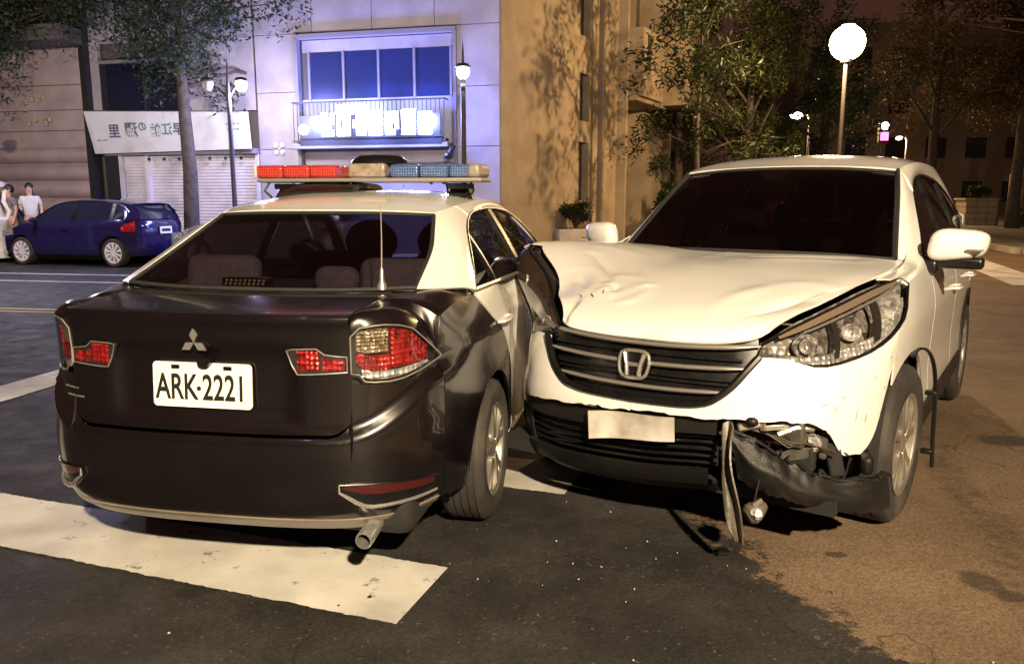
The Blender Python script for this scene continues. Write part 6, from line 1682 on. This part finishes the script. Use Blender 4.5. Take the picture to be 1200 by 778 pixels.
tree(5.6, 27.0, 'dense green tree against the tan side wall', 8.5, 1.6, 1.9, 13, 14000, .11, M_leaf, .15, nb=14, droop=.12)
tree(7.2, 24.5, 'layered yellow-green tree left of the glaring lamp', 8.2, 1.5, 1.9, 14, 14000, .10, M_leafy, .14, nb=14, droop=.10)
tree(9.6, 30.0, 'green tree behind the glaring lamp', 9.0, 2.0, 2.2, 15, 9000, .13, M_leaf, .16, nb=13)
tree(13.2, 34.0, 'dark tree between the glaring lamp and the signal', 9.5, 3.2, 2.6, 16, 9000, .15, M_leafd, .18, nb=12)
tree(18.8, 36.0, 'tall brownish tree right of the signal', 12., 3.6, 3.2, 17, 11000, .16, M_leafr, .2, nb=13)
tree(21.8, 34.5, 'brownish tree above the masonry planter', 11.5, 4.2, 3.4, 18, 11000, .16, M_leafr, .22, nb=13)
tree(22.9, 35.8, 'leaning reddish trunk in front of the garden wall', 10.5, 4.0, 3.0, 19, 10000, .16, M_leafr, .26, lean=(.9, -.4), nb=12, bark=M_barkr)
tree(17.6, 24.0, 'large brown-green tree filling the upper right corner', 10.5, 5.2, 3.6, 20, 11000, .14, M_leafr, .24, nb=12, bark=M_barkr, lean=(-.6, 0))
# tree between the sodium lamp and the side wall: its shadow falls on the wall
tree(4.75, 20.6, 'feathery small tree in front of the tan side wall', 7.4, 2.3, 1.9, 21, 3600, .17, M_leaf, .07, nb=14, sub=4, narrow=.3, droop=.25)
# clipped shrubs and planting
def shrub(x, y, label, rx, ry, rz, seed, mat, n=1500, size=.07, z0=.1, group=None, cat='shrub', name='shrub'):
    rnd = random.Random(seed); e = empty(name, (x, y, z0)); tag(e, label, cat, group)
    cl = []
    st_ = MB()
    for k in range(16):
        a = rnd.random() * 6.28; r = math.sqrt(rnd.random()); c = Vector((rx * .75 * r * math.cos(a), ry * .75 * r * math.sin(a), rz * (.25 + .6 * rnd.random() * (1.1 - .5 * r))))
        cl.append((c, min(rx, rz) * .30)); st_.tube([(0, 0, -.02), c * .5 + Vector((0, 0, .02)), c], [.014, .01, .004], 4)
    st_.build('stems', M_bark, e); leaves('foliage', cl, n, size, mat, e, rnd)
    return e
shrub(23.4, 35.2, 'round dark bush at the right edge below the leaning trunk', 1.1, .9, .95, 31, M_leafd, 2200, .12)
shrub(25.4, 36.2, 'dark bush against the garden wall', 1.0, .8, .8, 32, M_leafd, 1600, .12)
shrub(22.6, 38.6, 'low green plants growing in the masonry planter', .7, .5, .7, 33, M_leaf, 1200, .12, z0=1.4)
for k in range(5):
    shrub(-7.0 + k * .75, 18.2 - k * .18, ['clipped low hedge plant nearest the shop tree', 'second hedge plant from the shop tree', 'third hedge plant from the shop tree', 'fourth hedge plant from the shop tree', 'fifth hedge plant from the shop tree'][k], .42, .25, .55, 40 + k, M_leaf, 700, .08, group='hedge plants before the shutters', name='hedge_plant', cat='hedge plant')
for k, (x, y, h) in enumerate(((4.75, 24.4, 1.9), (5.1, 25.3, 2.4), (6.1, 25.0, 1.6))):
    shrub(x, y, ['leafy climber left of the dense green tree', 'tall leafy shrub beside the gate recess', 'low leafy shrub under the layered tree'][k], .5, .4, h, 50 + k, M_leaf, 1500, .13)
# potted plant at the wall
pp = empty('planter_box', (1.62, 20.2, .1), R(20)); tag(pp, 'pale low planter box at the foot of the tan wall', 'planter')
MB().box((0, 0, .28), (1.05, .45, .56), taper=1.08).build('box', pm('planter_concrete', (.5, .45, .4), .8, var=.15, vscale=4), pp, smooth=False, bevel=.02)
MB().box((0, 0, .565), (1.0, .40, .02)).build('soil', M_bark, pp, smooth=False)
shrub(1.62, 20.2, 'small leafy shrub growing in the pale planter box', .48, .35, 1.05, 60, M_leaf, 1500, .09, z0=.66)
# ==================================================================== WHITE ORNATE PEDESTAL at the left edge
pd = empty('stone_pedestal', (-11.85, 17.9, .1)); tag(pd, 'white ornate stone pedestal at the left edge beside the pedestrians', 'pedestal')
M_stone = pm('white_stone', (.72, .68, .60), .6, var=.1, vscale=5, bump=.2, bscale=30)
MB().lathe([(0, 0), (.50, 0), (.50, .15), (.36, .2), (.30, .5), (.42, .75), (.46, .85), (.34, .95), (.26, 1.25), (.22, 1.45), (.30, 1.52), (.42, 1.58), (.44, 1.66), (.30, 1.72), (.18, 1.78), (.16, 1.95), (.24, 2.0), (.27, 2.06), (.14, 2.14), (.05, 2.3), (0, 2.34)], 24).build('body', M_stone, pd)
for k in range(6):
    a = k * math.pi / 3
    MB().tube([(.44 * math.cos(a), .44 * math.sin(a), .86), (.52 * math.cos(a), .52 * math.sin(a), 1.05), (.40 * math.cos(a), .40 * math.sin(a), 1.25), (.44 * math.cos(a), .44 * math.sin(a), 1.5)], [.05, .06, .05, .04], 8).build('scroll', M_stone, pd)
